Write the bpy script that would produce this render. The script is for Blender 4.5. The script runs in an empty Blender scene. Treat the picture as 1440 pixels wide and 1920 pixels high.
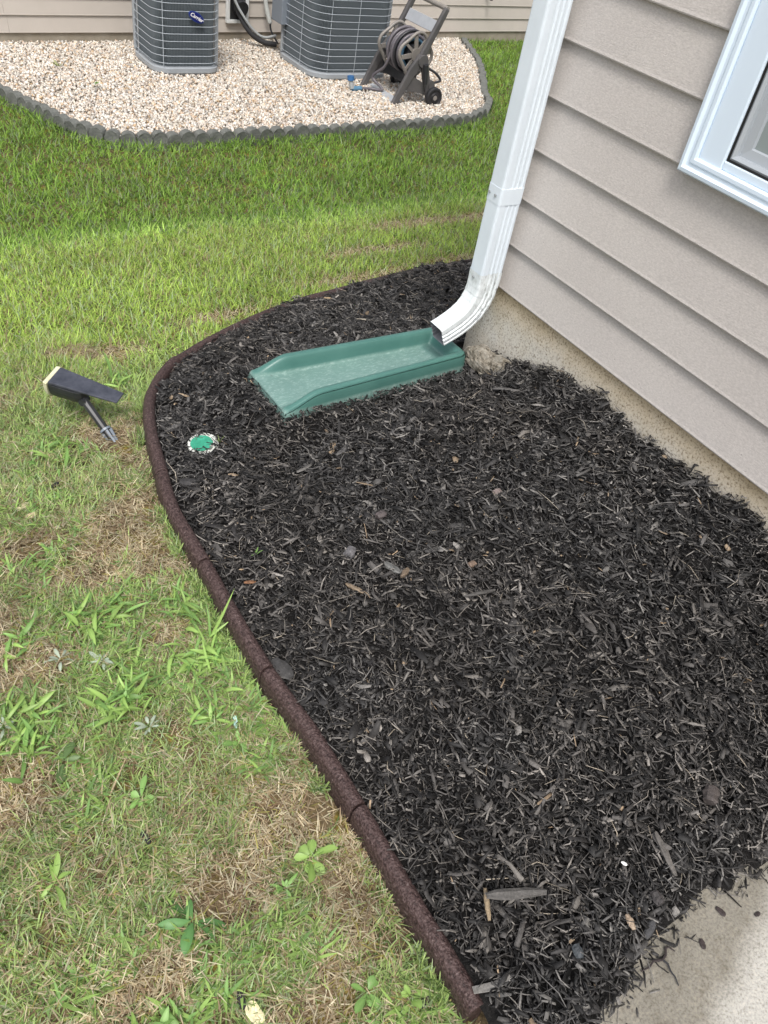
import bpy, math, random
import numpy as np
from mathutils import Vector, Matrix

random.seed(7)
rng = np.random.default_rng(11)
C = bpy.context.scene.collection
R = math.radians

# ------------------------------------------------------------------ camera
H = 1.38                                    # eye height above the near grass
sc = bpy.context.scene
cam = bpy.data.cameras.new('camera')
cam.sensor_fit = 'VERTICAL'; cam.sensor_height = 36.0; cam.sensor_width = 27.0
cam.lens = 36.0 * 1533 / 1920
cam.clip_start = 0.05; cam.clip_end = 400
co = bpy.data.objects.new('camera', cam); C.objects.link(co)
FW = Vector((0.47849709, 0.57669944, -0.66216183))
RT = Vector((0.8380654, -0.52500994, 0.14836089))
UP = Vector((0.2620819, 0.62592517, 0.73452757))
M4 = Matrix(((RT.x, UP.x, -FW.x, 0), (RT.y, UP.y, -FW.y, 0), (RT.z, UP.z, -FW.z, H), (0, 0, 0, 1)))
co.matrix_world = M4
sc.camera = co

# ------------------------------------------------------------------ sky, sun, exposure
SUN_EL, SUN_AZ = R(58), R(215)               # azimuth clockwise from +Y
w = bpy.data.worlds.new('World'); sc.world = w; w.use_nodes = True
nt = w.node_tree; nt.nodes.clear()
sky = nt.nodes.new('ShaderNodeTexSky'); sky.sky_type = 'NISHITA'; sky.sun_disc = False
sky.sun_elevation = SUN_EL; sky.sun_rotation = SUN_AZ
sky.air_density = 1.0; sky.dust_density = 4.0; sky.ozone_density = 1.0
hs = nt.nodes.new('ShaderNodeHueSaturation'); hs.inputs['Saturation'].default_value = 0.42
bg = nt.nodes.new('ShaderNodeBackground'); bg.inputs['Strength'].default_value = 0.15
wo = nt.nodes.new('ShaderNodeOutputWorld')
nt.links.new(sky.outputs[0], hs.inputs['Color']); nt.links.new(hs.outputs[0], bg.inputs[0]); nt.links.new(bg.outputs[0], wo.inputs[0])
sl = bpy.data.lights.new('sun', 'SUN'); sl.energy = 1.5; sl.angle = R(15); sl.color = (1.0, 0.96, 0.9)
so = bpy.data.objects.new('sun', sl); C.objects.link(so)
sd = Vector((math.sin(SUN_AZ) * math.cos(SUN_EL), math.cos(SUN_AZ) * math.cos(SUN_EL), math.sin(SUN_EL)))
so.rotation_euler = sd.to_track_quat('Z', 'Y').to_euler()
sc.view_settings.view_transform = 'Standard'; sc.view_settings.look = 'None'
sc.view_settings.exposure = 0.52; sc.view_settings.gamma = 1.0; sc.view_settings.use_curve_mapping = False

# ------------------------------------------------------------------ helpers
def link(o, parent=None):
    C.objects.link(o)
    if parent is not None: o.parent = parent
    return o
def tag(o, label=None, cat=None, group=None, kind=None):
    if label: o['label'] = label
    if cat: o['category'] = cat
    if group: o['group'] = group
    if kind: o['kind'] = kind
    return o
def thing(name, label, cat, loc=(0, 0, 0), rz=0, group=None):
    o = bpy.data.objects.new(name, None); o.empty_display_size = .05
    C.objects.link(o); o.location = loc; o.rotation_euler = (0, 0, rz)
    return tag(o, label, cat, group)
def mobj(name, verts, faces, mat=None, parent=None, smooth=False):
    me = bpy.data.meshes.new(name); me.from_pydata([tuple(v) for v in verts], [], faces); me.update()
    if mat: me.materials.append(mat)
    if smooth: me.polygons.foreach_set('use_smooth', [True] * len(me.polygons))
    o = bpy.data.objects.new(name, me)
    return link(o, parent)
def fast_mesh(name, V, F, mat, col=None, parent=None, smooth=False):
    """V (n,3), F (m,k) all faces with k corners; col (n,3) per-vertex colour"""
    me = bpy.data.meshes.new(name)
    V = np.asarray(V, np.float32); F = np.asarray(F, np.int32)
    me.vertices.add(len(V)); me.vertices.foreach_set('co', V.ravel())
    k = F.shape[1]
    me.loops.add(F.size); me.loops.foreach_set('vertex_index', F.ravel())
    me.polygons.add(len(F)); me.polygons.foreach_set('loop_start', np.arange(0, F.size, k, dtype=np.int32))
    me.polygons.foreach_set('loop_total', np.full(len(F), k, np.int32))
    if smooth: me.polygons.foreach_set('use_smooth', np.ones(len(F), bool))
    me.update(calc_edges=True)
    if col is not None:
        a = me.color_attributes.new('tint', 'FLOAT_COLOR', 'POINT')
        c4 = np.ones((len(V), 4), np.float32); c4[:, :3] = col
        a.data.foreach_set('color', c4.ravel())
    me.materials.append(mat)
    o = bpy.data.objects.new(name, me)
    return link(o, parent)
class MB:
    """collects shapes into one mesh"""
    def __init__(s): s.v = []; s.f = []
    def add(s, v, f):
        n = len(s.v); s.v += [tuple(p) for p in v]; s.f += [tuple(i + n for i in q) for q in f]; return s
    def box(s, x0, x1, y0, y1, z0, z1):
        return s.add([(x0, y0, z0), (x1, y0, z0), (x1, y1, z0), (x0, y1, z0), (x0, y0, z1), (x1, y0, z1), (x1, y1, z1), (x0, y1, z1)],
                     [(3, 2, 1, 0), (4, 5, 6, 7), (0, 1, 5, 4), (1, 2, 6, 5), (2, 3, 7, 6), (3, 0, 4, 7)])
    def rings(s, rs, closed=True, cap=True):
        n = len(rs[0]); base = len(s.v)
        for r in rs: s.v += [tuple(p) for p in r]
        for i in range(len(rs) - 1):
            for j in range(n if closed else n - 1):
                a = base + i * n + j; b = base + i * n + (j + 1) % n
                s.f.append((a, b, b + n, a + n))
        if cap:
            s.f.append(tuple(base + j for j in reversed(range(n))))
            s.f.append(tuple(base + (len(rs) - 1) * n + j for j in range(n)))
        return s
    def tube(s, pts, r, n=8, cap=True, flat=1.0):
        pts = [Vector(p) for p in pts]; rs = []
        ref = Vector((0, 0, 1)); 
        for i, p in enumerate(pts):
            t = (pts[min(i + 1, len(pts) - 1)] - pts[max(i - 1, 0)]).normalized()
            if i == 0:
                if abs(t.dot(ref)) > .9: ref = Vector((0, 1, 0))
                a = t.cross(ref).normalized()
            else:
                a = (a - t * a.dot(t)).normalized()
            b = t.cross(a)
            rr = r[i] if isinstance(r, (list, tuple)) else r
            rs.append([p + a * rr * math.cos(2 * math.pi * k / n) + b * rr * flat * math.sin(2 * math.pi * k / n) for k in range(n)])
        return s.rings(rs, cap=cap)
    def prism(s, poly, a, b):
        """poly list of 3d points extruded from offset vector a to offset vector b"""
        a = Vector(a); b = Vector(b)
        return s.rings([[Vector(p) + a for p in poly], [Vector(p) + b for p in poly]])
    def build(s, name, mat, parent=None, smooth=False, bevel=0, seg=2, auto=None):
        o = mobj(name, s.v, s.f, mat, parent, smooth)
        if bevel:
            m = o.modifiers.new('bevel', 'BEVEL'); m.width = bevel; m.segments = seg; m.limit_method = 'ANGLE'; m.angle_limit = R(40)
        if smooth and auto:
            for e in []: pass
        return o
def catmull(P, n=8):
    P = [Vector(p) for p in P]; out = []
    for i in range(len(P) - 1):
        p0 = P[max(i - 1, 0)]; p1 = P[i]; p2 = P[i + 1]; p3 = P[min(i + 2, len(P) - 1)]
        for k in range(n):
            t = k / n
            out.append(.5 * ((2 * p1) + (p2 - p0) * t + (2 * p0 - 5 * p1 + 4 * p2 - p3) * t * t + (3 * p1 - p0 - 3 * p2 + p3) * t ** 3))
    out.append(P[-1]); return out

# numpy value noise
_tab = rng.random((256, 256))
def vnoise(x, y):
    xi = np.floor(x).astype(int); yi = np.floor(y).astype(int); fx = x - xi; fy = y - yi
    fx = fx * fx * (3 - 2 * fx); fy = fy * fy * (3 - 2 * fy)
    a = _tab[xi & 255, yi & 255]; b = _tab[(xi + 1) & 255, yi & 255]; c = _tab[xi & 255, (yi + 1) & 255]; d = _tab[(xi + 1) & 255, (yi + 1) & 255]
    return (a * (1 - fx) + b * fx) * (1 - fy) + (c * (1 - fx) + d * fx) * fy
def fbm(x, y, o=4):
    s = 0; a = .5; t = 0
    for i in range(o):
        s = s + a * vnoise(x * 2 ** i + 17.3 * i, y * 2 ** i + 5.1 * i); t += a; a *= .5
    return s / t
def sst(x, a=0., b=1.):
    x = np.clip((x - a) / (b - a), 0, 1); return x * x * (3 - 2 * x)

# ------------------------------------------------------------------ materials
def mat(name, base=(.5, .5, .5), rough=.6, metal=0, spec=.5, build=None, **kw):
    m = bpy.data.materials.new(name); m.use_nodes = True
    n = m.node_tree; b = n.nodes['Principled BSDF']
    b.inputs['Base Color'].default_value = (*base, 1); b.inputs['Roughness'].default_value = rough
    b.inputs['Metallic'].default_value = metal; b.inputs['Specular IOR Level'].default_value = spec
    if build: build(n, b)
    return m
def N(n, t, **kw):
    d = n.nodes.new(t)
    for k, v in kw.items():
        if k in d.inputs.keys(): d.inputs[k].default_value = v
        else: setattr(d, k, v)
    return d
def coords(n, scale=(1, 1, 1), obj=True):
    tc = N(n, 'ShaderNodeTexCoord'); mp = N(n, 'ShaderNodeMapping'); mp.inputs['Scale'].default_value = scale
    n.links.new(tc.outputs['Object' if obj else 'Generated'], mp.inputs[0]); return mp.outputs[0]
def noise(n, co_, scale, detail=4, rough=.6):
    t = N(n, 'ShaderNodeTexNoise'); t.inputs['Scale'].default_value = scale; t.inputs['Detail'].default_value = detail; t.inputs['Roughness'].default_value = rough
    n.links.new(co_, t.inputs['Vector']); return t.outputs['Fac']
def ramp(n, fac, stops):
    r = N(n, 'ShaderNodeValToRGB'); e = r.color_ramp.elements
    while len(e) < len(stops): e.new(.5)
    for i, (p, c) in enumerate(stops):
        e[i].position = p; e[i].color = (*c, 1) if len(c) == 3 else c
    n.links.new(fac, r.inputs[0]); return r.outputs[0]
def mixc(n, f, a, b, mode='MIX'):
    m = N(n, 'ShaderNodeMix'); m.data_type = 'RGBA'; m.blend_type = mode
    for s, x in ((0, f), (6, a), (7, b)):
        if isinstance(x, (int, float)): m.inputs[s].default_value = x
        elif isinstance(x, tuple): m.inputs[s].default_value = (*x, 1)
        else: n.links.new(x, m.inputs[s])
    return m.outputs[2]
def bump(n, b, h, strength=.4, dist=.002):
    bp = N(n, 'ShaderNodeBump'); bp.inputs['Strength'].default_value = strength; bp.inputs['Distance'].default_value = dist
    n.links.new(h, bp.inputs['Height']); n.links.new(bp.outputs[0], b.inputs['Normal'])
def simple_noise(c1, c2, scale=20, strength=.3, dist=.001, bs=None, rough=None):
    def f(n, b):
        c = coords(n); t = noise(n, c, scale, 5)
        n.links.new(ramp(n, t, [(.3, c1), (.7, c2)]), b.inputs['Base Color'])
        bump(n, b, noise(n, c, bs or scale * 4, 3), strength, dist)
    return f

def b_siding(n, b):
    c = coords(n, (1, 1, 9)); tc = coords(n)
    big = noise(n, tc, 2.5, 4)
    fine = noise(n, coords(n, (1, 1, 2.2)), 150, 3, .7)
    col = ramp(n, big, [(.3, (.52, .485, .462)), (.7, (.575, .54, .512))])
    speck = ramp(n, noise(n, tc, 75, 5, .75), [(.24, (.35, .34, .33)), (.34, (1, 1, 1))])
    mott = ramp(n, fine, [(.35, (.84, .84, .84)), (.65, (1.05, 1.05, 1.05))])
    col = mixc(n, 1.0, col, mott, 'MULTIPLY'); col = mixc(n, .5, col, mixc(n, 1., col, speck, 'MULTIPLY'))
    dots = ramp(n, noise(n, tc, 190, 2, .5), [(.23, (.12, .11, .1)), (.27, (1, 1, 1))])
    sz = N(n, 'ShaderNodeSeparateXYZ'); n.links.new(tc, sz.inputs[0]); ms = N(n, 'ShaderNodeMapRange'); ms.inputs['From Min'].default_value = .95; ms.inputs['From Max'].default_value = .35; n.links.new(sz.outputs[2], ms.inputs[0])
    col = mixc(n, ms.outputs[0], col, mixc(n, 1., col, dots, 'MULTIPLY'))
    n.links.new(col, b.inputs['Base Color'])
    bump(n, b, noise(n, c, 60, 5, .7), .55, .0016)
M = {}
M['siding'] = mat('siding_vinyl', rough=.5, spec=.35, build=b_siding)
M['siding_far'] = mat('siding_vinyl_neighbour', rough=.55, spec=.3, build=simple_noise((.47, .43, .385), (.53, .485, .44), 3, .1))
M['seam'] = mat('seam_shadowless', (.3, .28, .26), .6)
def b_white(n, b):
    c = coords(n); t = noise(n, c, 9, 6, .7)
    col = ramp(n, t, [(.25, (.64, .71, .77)), (.6, (.71, .785, .85))])
    sp = ramp(n, noise(n, c, 140, 4, .8), [(.22, (.25, .25, .24)), (.31, (1, 1, 1))])
    n.links.new(mixc(n, .5, col, mixc(n, 1., col, sp, 'MULTIPLY')), b.inputs['Base Color'])
M['white_metal'] = mat('painted_downspout', rough=.38, build=b_white)
def b_elbow(n, b):
    c = coords(n); t = noise(n, c, 30, 6, .75)
    g = ramp(n, noise(n, coords(n, (1, 1, .3)), 90, 5, .8), [(.36, (.16, .16, .14)), (.5, (1, 1, 1))])
    sep = N(n, 'ShaderNodeSeparateXYZ'); tcn = N(n, 'ShaderNodeTexCoord'); n.links.new(tcn.outputs['Object'], sep.inputs[0])
    mr = N(n, 'ShaderNodeMapRange'); mr.inputs['From Min'].default_value = 1.43; mr.inputs['From Max'].default_value = 1.54; n.links.new(sep.outputs[0], mr.inputs[0])
    col = ramp(n, t, [(.3, (.62, .67, .68)), (.6, (.78, .83, .85))])
    dirty = mixc(n, 1., col, g, 'MULTIPLY')
    n.links.new(mixc(n, mr.outputs[0], col, dirty), b.inputs['Base Color'])
M['elbow'] = mat('painted_elbow_grimy', rough=.4, build=b_elbow)
M['pipe_inside'] = mat('pipe_inside', (.22, .23, .25), .5)
M['trim'] = mat('window_vinyl_white', (.68, .79, .9), .3)
M['trim_grey'] = mat('sash_vinyl', (.36, .39, .42), .35)
M['gasket'] = mat('black_gasket', (.01, .01, .01), .5)
M['glass'] = mat('window_glass_with_screen', rough=.3, build=simple_noise((.24, .28, .28), (.28, .32, .32), 2.5, .02))
def b_found(n, b):
    c = coords(n)
    sp = noise(n, c, 170, 3, .8); big = noise(n, c, 6, 5, .6)
    col = ramp(n, big, [(.3, (.44, .40, .32)), (.5, (.54, .51, .45)), (.7, (.56, .55, .52))])
    s2 = ramp(n, sp, [(.34, (.4, .35, .28)), (.48, (1, 1, 1)), (.7, (1.15, 1.15, 1.12))])
    sep = N(n, 'ShaderNodeSeparateXYZ'); tcn = N(n, 'ShaderNodeTexCoord'); n.links.new(tcn.outputs['Object'], sep.inputs[0])
    mr = N(n, 'ShaderNodeMapRange'); mr.inputs['From Min'].default_value = .26; mr.inputs['From Max'].default_value = .35; n.links.new(sep.outputs[2], mr.inputs[0])
    rust = mixc(n, mr.outputs[0], (1, 1, 1), (.9, .76, .55))
    n.links.new(mixc(n, 1., mixc(n, 1., col, s2, 'MULTIPLY'), rust, 'MULTIPLY'), b.inputs['Base Color'])
    bump(n, b, sp, .6, .002)
M['foundation'] = mat('exposed_aggregate_foundation', rough=.9, build=b_found)
M['foundation_far'] = mat('foundation_far', rough=.9, build=simple_noise((.24, .21, .16), (.36, .32, .26), 8, .3, .003))
def b_slab(n, b):
    c = coords(n)
    big = noise(n, c, 5, 5, .6); fine = noise(n, c, 220, 3, .8); mid = noise(n, c, 60, 4, .7)
    col = ramp(n, big, [(.35, (.19, .178, .15)), (.62, (.26, .245, .21))])
    s2 = ramp(n, fine, [(.3, (.55, .52, .47)), (.5, (1, 1, 1)), (.74, (1.35, 1.3, 1.2))])
    s3 = ramp(n, mid, [(.28, (.75, .72, .68)), (.5, (1.0, 1.0, 1.0))])
    col = mixc(n, 1., mixc(n, 1., col, s2, 'MULTIPLY'), s3, 'MULTIPLY')
    # dried pale part of the slab, its damp edge wavering with noise
    sep = N(n, 'ShaderNodeSeparateXYZ'); n.links.new(c, sep.inputs[0])
    # distance along direction towards (1,-.75)
    ma = N(n, 'ShaderNodeMath', operation='MULTIPLY'); n.links.new(sep.outputs[1], ma.inputs[0]); ma.inputs[1].default_value = -3.06
    ad = N(n, 'ShaderNodeMath', operation='ADD'); n.links.new(sep.outputs[0], ad.inputs[0]); n.links.new(ma.outputs[0], ad.inputs[1])
    nz = N(n, 'ShaderNodeMath', operation='MULTIPLY_ADD'); n.links.new(noise(n, c, 14, 5, .7), nz.inputs[0]); nz.inputs[1].default_value = .2; n.links.new(ad.outputs[0], nz.inputs[2])
    mr = N(n, 'ShaderNodeMapRange'); mr.inputs['From Min'].default_value = .94; mr.inputs['From Max'].default_value = 1.10; n.links.new(nz.outputs[0], mr.inputs[0])
    n.links.new(mixc(n, mr.outputs[0], col, mixc(n, 1., (.44, .43, .40), s2, 'MULTIPLY')), b.inputs['Base Color'])
    bump(n, b, fine, .5, .0015)
M['slab'] = mat('concrete_slab', rough=.85, build=b_slab)
def b_ground(n, b):
    c = coords(n)
    t = noise(n, c, 3, 6, .65); f = noise(n, c, 110, 5, .75); g = noise(n, c, 11, 4, .6)
    col = ramp(n, t, [(.3, (.09, .07, .04)), (.5, (.2, .15, .09)), (.65, (.10, .10, .04))])
    f2 = ramp(n, f, [(.3, (.3, .3, .3)), (.5, (.9, .9, .9)), (.7, (1.5, 1.45, 1.3))])
    moss = ramp(n, g, [(.52, (0, 0, 0)), (.62, (1, 1, 1))])
    col = mixc(n, moss, col, (.24, .19, .05))
    n.links.new(mixc(n, 1., col, f2, 'MULTIPLY'), b.inputs['Base Color'])
    bump(n, b, f, 1., .006)
M['ground'] = mat('lawn_soil_and_thatch', rough=.95, spec=.1, build=b_ground)
def b_mulchbase(n, b):
    c = coords(n); f = noise(n, c, 130, 5, .8)
    n.links.new(ramp(n, f, [(.35, (.007, .007, .007)), (.7, (.03, .028, .027))]), b.inputs['Base Color'])
    bump(n, b, f, 1., .008)
M['mulch_base'] = mat('mulch_fines', rough=.9, spec=.2, build=b_mulchbase)
def b_tint(rough, spec, trans=0., nscale=0):
    def f(n, b):
        a = N(n, 'ShaderNodeVertexColor'); a.layer_name = 'tint'
        col = a.outputs[0]
        if nscale:
            v = ramp(n, noise(n, coords(n), nscale, 3, .7), [(.3, (.6, .6, .6)), (.7, (1.3, 1.3, 1.3))])
            col = mixc(n, 1., col, v, 'MULTIPLY')
        n.links.new(col, b.inputs['Base Color'])
        if trans:
            tr = N(n, 'ShaderNodeBsdfTranslucent'); n.links.new(col, tr.inputs[0])
            mx = N(n, 'ShaderNodeMixShader'); mx.inputs[0].default_value = trans
            out = [q for q in n.nodes if q.type == 'OUTPUT_MATERIAL'][0]
            n.links.new(b.outputs[0], mx.inputs[1]); n.links.new(tr.outputs[0], mx.inputs[2]); n.links.new(mx.outputs[0], out.inputs[0])
    return f
M['mulch'] = mat('shredded_bark', rough=.62, spec=.4, build=b_tint(.6, .4, 0, 260))
M['grass'] = mat('grass_blade', rough=.5, spec=.35, build=b_tint(.5, .35, .45))
M['pebble'] = mat('marble_pebble', rough=.6, spec=.3, build=b_tint(.6, .3, 0, 60))
def b_rubber(n, b):
    c = coords(n)
    v = N(n, 'ShaderNodeTexVoronoi'); v.inputs['Scale'].default_value = 260; n.links.new(c, v.inputs['Vector'])
    t = noise(n, c, 170, 3, .7)
    col = ramp(n, t, [(.3, (.014, .008, .0075)), (.46, (.05, .029, .027)), (.66, (.105, .07, .066)), (.76, (.3, .25, .24))])
    n.links.new(col, b.inputs['Base Color']); 
    h = mixc(n, .5, t, v.outputs['Distance']); bump(n, b, h, .9, .004)
M['rubber'] = mat('brown_rubber_crumb', rough=.6, spec=.35, build=b_rubber)
def b_splash(n, b):
    c = coords(n)
    st = noise(n, coords(n, (1.6, 4, 1)), 42, 7, .8); big = noise(n, c, 6, 4)
    col = ramp(n, big, [(.35, (.055, .15, .13)), (.65, (.075, .185, .16))])
    scale_ = ramp(n, st, [(.5, (0, 0, 0)), (.66, (1, 1, 1))])
    # hard-water film lies on the floor of the tray only (object-space height)
    sep = N(n, 'ShaderNodeSeparateXYZ'); n.links.new(c, sep.inputs[0])
    mr = N(n, 'ShaderNodeMapRange'); mr.inputs['From Min'].default_value = .024; mr.inputs['From Max'].default_value = .016; n.links.new(sep.outputs[2], mr.inputs[0])
    m1 = N(n, 'ShaderNodeMath', operation='MULTIPLY'); n.links.new(mr.outputs[0], m1.inputs[0])
    rgb = N(n, 'ShaderNodeRGBToBW'); n.links.new(scale_, rgb.inputs[0]); n.links.new(rgb.outputs[0], m1.inputs[1])
    ad = N(n, 'ShaderNodeMath', operation='MULTIPLY_ADD'); n.links.new(m1.outputs[0], ad.inputs[0]); ad.inputs[1].default_value = .45; 
    mm = N(n, 'ShaderNodeMath', operation='MULTIPLY'); n.links.new(mr.outputs[0], mm.inputs[0]); mm.inputs[1].default_value = .25; n.links.new(mm.outputs[0], ad.inputs[2])
    n.links.new(mixc(n, ad.outputs[0], col, (.38, .5, .46)), b.inputs['Base Color'])
    drops = ramp(n, noise(n, c, 120, 3, .6), [(.62, (0, 0, 0)), (.68, (1, 1, 1))])
    bump(n, b, drops, .25, .001)
M['splash'] = mat('green_plastic_tray', rough=.34, spec=.45, build=b_splash)
M['black_plastic'] = mat('black_plastic', rough=.4, build=simple_noise((.016, .017, .02), (.035, .037, .042), 25, .1))
M['solar'] = mat('solar_panel', rough=.22, build=simple_noise((.03, .033, .045), (.075, .08, .1), 30, .05))
M['cream'] = mat('aged_cream_lens', rough=.4, build=simple_noise((.55, .53, .33), (.7, .68, .5), 30, .1))
M['stake_grey'] = mat('stake_grey', (.17, .2, .24), .4)
M['valve_green'] = mat('valve_cap_green', rough=.5, build=simple_noise((.02, .22, .13), (.05, .36, .23), 60, .2))
M['valve_white'] = mat('valve_ring_white', rough=.5, build=simple_noise((.5, .52, .48), (.75, .77, .72), 60, .2))
M['scallop'] = mat('grey_concrete_scallop', rough=.9, spec=.2, build=simple_noise((.085, .09, .085), (.2, .205, .19), 12, .8, .004, 70))
M['ac_metal'] = mat('condenser_grey_paint', (.2, .23, .27), .45)
M['ac_light'] = mat('condenser_light_rim', (.3, .325, .35), .45)
M['ac_wire'] = mat('coated_guard_wire', (.36, .4, .44), .4)
M['ac_fin'] = mat('aluminium_fins_dark', (.115, .135, .15), .5, .0, .4)
M['ac_dark'] = mat('condenser_gap', (.02, .02, .022), .7)
M['pad'] = mat('pad_concrete', (.3, .3, .28), .9)
M['badge'] = mat('badge_blue', (.006, .012, .13), .3)
M['badge_white'] = mat('badge_lettering', (.8, .8, .82), .4)
M['sticker'] = mat('sticker_white', (.7, .72, .75), .4)
M['reel'] = mat('reel_plastic', rough=.5, build=simple_noise((.07, .068, .072), (.11, .105, .105), 8, .1))
M['reel_taupe'] = mat('reel_disc_taupe', rough=.5, build=simple_noise((.2, .185, .17), (.27, .25, .23), 8, .1))
M['reel_light'] = mat('reel_tray_grey', rough=.4, build=simple_noise((.33, .35, .38), (.42, .44, .47), 10, .1))
M['tyre'] = mat('reel_wheel_black', (.02, .02, .023), .6)
M['hose'] = mat('grey_hose', (.13, .12, .135), .4)
M['hose_blue'] = mat('blue_hose', (.1, .22, .34), .4)
M['hose_dark'] = mat('dark_hose', (.03, .03, .035), .4)
M['blue'] = mat('blue_fitting', (.04, .14, .33), .35)
M['vent_white'] = mat('vent_frame_white', (.66, .68, .68), .5)
M['conduit'] = mat('grey_conduit', (.33, .35, .36), .5)
M['insul'] = mat('black_pipe_insulation', (.025, .026, .03), .7)
M['pvc'] = mat('pale_conduit', (.5, .52, .5), .5)
M['leaf'] = mat('weed_leaf', rough=.42, spec=.4, build=b_tint(.4, .4, .3))

# ------------------------------------------------------------------ the lie of the land
def G(X, Y):
    X = np.asarray(X, float); Y = np.asarray(Y, float)
    return -.48 * sst((Y - 1.2) / 3.6)
EY = [-.3, .165, .266, .358, .523, .674, .77, .912, 1.138, 1.404, 1.59, 1.729, 1.845, 1.947, 2.039, 2.081, 2.196, 2.323, 2.395, 2.462, 2.496, 2.515]
EX = [.490, .488, .491, .491, .492, .490, .483, .476, .480, .494, .529, .565, .609, .668, .740, .794, .989, 1.248, 1.548, 1.876, 2.262, 2.8]
def xleft(Y): return np.interp(Y, EY, EX)
def in_bed(X, Y, m=0.0):
    """inside the mulch bed with margin m (approximate)"""
    a = (X > xleft(Y) + m) & (Y < 2.44 - m)
    b = (X > xleft(np.minimum(Y + m, 2.44)) ) if m > 0 else a
    return a & b
def mulch_front(X): return .035 * (fbm(np.asarray(X) * 17 + 3, np.asarray(X) * 9, 3) - .5) + np.interp(X, [.46, .52, .575, .60, .66, .751, .82, .905, .98, 1.086, 1.3, 1.6], [-.35, -.3, -.12, .03, .065, .085, .1, .113, .112, .096, .1, .1])
def MZ(X, Y):
    X = np.asarray(X, float); Y = np.asarray(Y, float)
    g = G(X, Y)
    rise = .21 * np.clip((X - .5) / 1.07, 0, 1.3) ** 2.0
    k = np.interp(Y, [.1, .3, .6, .75, 1.06, 1.22, 1.39, 1.5, 1.75, 2.1], [.15, .8, 1.12, .95, 1.0, .95, .8, .5, .12, 0.])
    z = g + .052 + rise * k
    # level patch under the splash tray
    dx = np.clip(np.maximum(.84 - X, X - 1.46), 0, 9); dy = np.clip(np.maximum(1.5 - Y, Y - 1.76), 0, 9)
    t = np.exp(-(dx ** 2 + dy ** 2) / .0035); z = z * (1 - t) + .112 * t
    # lies back from the rubber edging, thin over the slab
    e = np.clip((X - xleft(Y) - .04) / .12, 0, 1); z = z - .02 * (1 - e)
    z = z + .022 * (fbm(X * 9, Y * 9, 3) - .5) * 2 + .018 * (fbm(X * 30 + 9, Y * 30, 2) - .5) * 2
    dx = np.clip(np.maximum(.86 - X, X - 1.47), 0, 9); dy = np.clip(np.maximum(1.53 - Y, Y - 1.70), 0, 9)
    t = np.exp(-(dx ** 2 + dy ** 2) / .0007); z = z * (1 - t) + .108 * t
    f = Y - mulch_front(X)
    zs = .070 + np.clip(f, 0, .2) * .12 + .012 * fbm(X * 40, Y * 40, 2)
    s = sst(f, 0, .13); z = np.where(X > .5, z * s + zs * (1 - s), z)
    z = z + .022 * (1 - sst(Y, .08, .45)) * sst(X, .47, .51) * sst(f, 0, .05)
    z = np.where((f < -.005), .04, z)
    return z

def bank(X, Y):
    d = np.clip(xleft(Y) - X, 0, 9)
    return .019 * np.exp(-(d / .10) ** 2) * (Y < 2.3) * (Y > -.3) * (1 - sst(Y, 1.7, 2.2))
# ground sheet: fine near the camera, coarse to the horizon
ax = np.concatenate([np.linspace(-140, -3, 14)[:-1], np.arange(-3, -.3, .09), np.arange(-.3, 1.2, .025), np.arange(1.2, 9, .09), np.linspace(9, 150, 14)])
ay = np.concatenate([np.linspace(-140, -2, 14)[:-1], np.arange(-2, -.1, .09), np.arange(-.1, 2.6, .04), np.arange(2.6, 9, .09), np.linspace(9, 150, 14)])
XX, YY = np.meshgrid(ax, ay)
bump_ = (fbm(XX * 2.2, YY * 2.2, 4) - .5) * .03 + bank(XX, YY)
keep = ((XX > 1.0) & (YY > 4.9)) | ((XX > xleft(YY) + .02) & (YY < 2.44))
ZZ = G(XX, YY) - .012 + np.where(keep, -.03, bump_)
V = np.stack([XX, YY, ZZ], -1).reshape(-1, 3); nx = len(ax); ny = len(ay)
I = (np.arange(ny - 1)[:, None] * nx + np.arange(nx - 1)[None]).ravel()
F = np.stack([I, I + 1, I + 1 + nx, I + nx], 1)
o = fast_mesh('ground', V, F, M['ground'], smooth=True); tag(o, kind='structure')
def gz(X, Y):
    return G(X, Y) - .012 + (fbm(np.asarray(X) * 2.2, np.asarray(Y) * 2.2, 4) - .5) * .03 + bank(np.asarray(X, float), np.asarray(Y, float))

# concrete slab bottom right
sb = MB().box(.555, 3.0, -3.2, .16, -.05, .06)
o = sb.build('concrete_slab', M['slab'], bevel=.008); tag(o, kind='structure')

# mulch bed base
ys = np.concatenate([np.arange(-.3, 1.69, .012), np.arange(1.69, 2.505, .012)])
us = np.linspace(0, 1, 150)
rows = []
for y in ys:
    x0 = float(xleft(y)) + .02; x1 = 1.60 if y < 1.7 else 3.0
    if y < .2: x0 = max(x0, .47)
    rows.append(np.stack([x0 + (x1 - x0) * us, np.full(150, y)], -1))
P = np.array(rows); Z = MZ(P[..., 0], P[..., 1]) - .004
V = np.concatenate([P, Z[..., None]], -1).reshape(-1, 3); nx = 150; ny = len(ys)
I = (np.arange(ny - 1)[:, None] * nx + np.arange(nx - 1)[None]).ravel()
F = np.stack([I, I + 1, I + 1 + nx, I + nx], 1)
o = fast_mesh('mulch_ground', V, F, M['mulch_base'], smooth=True); tag(o, kind='structure')

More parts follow.
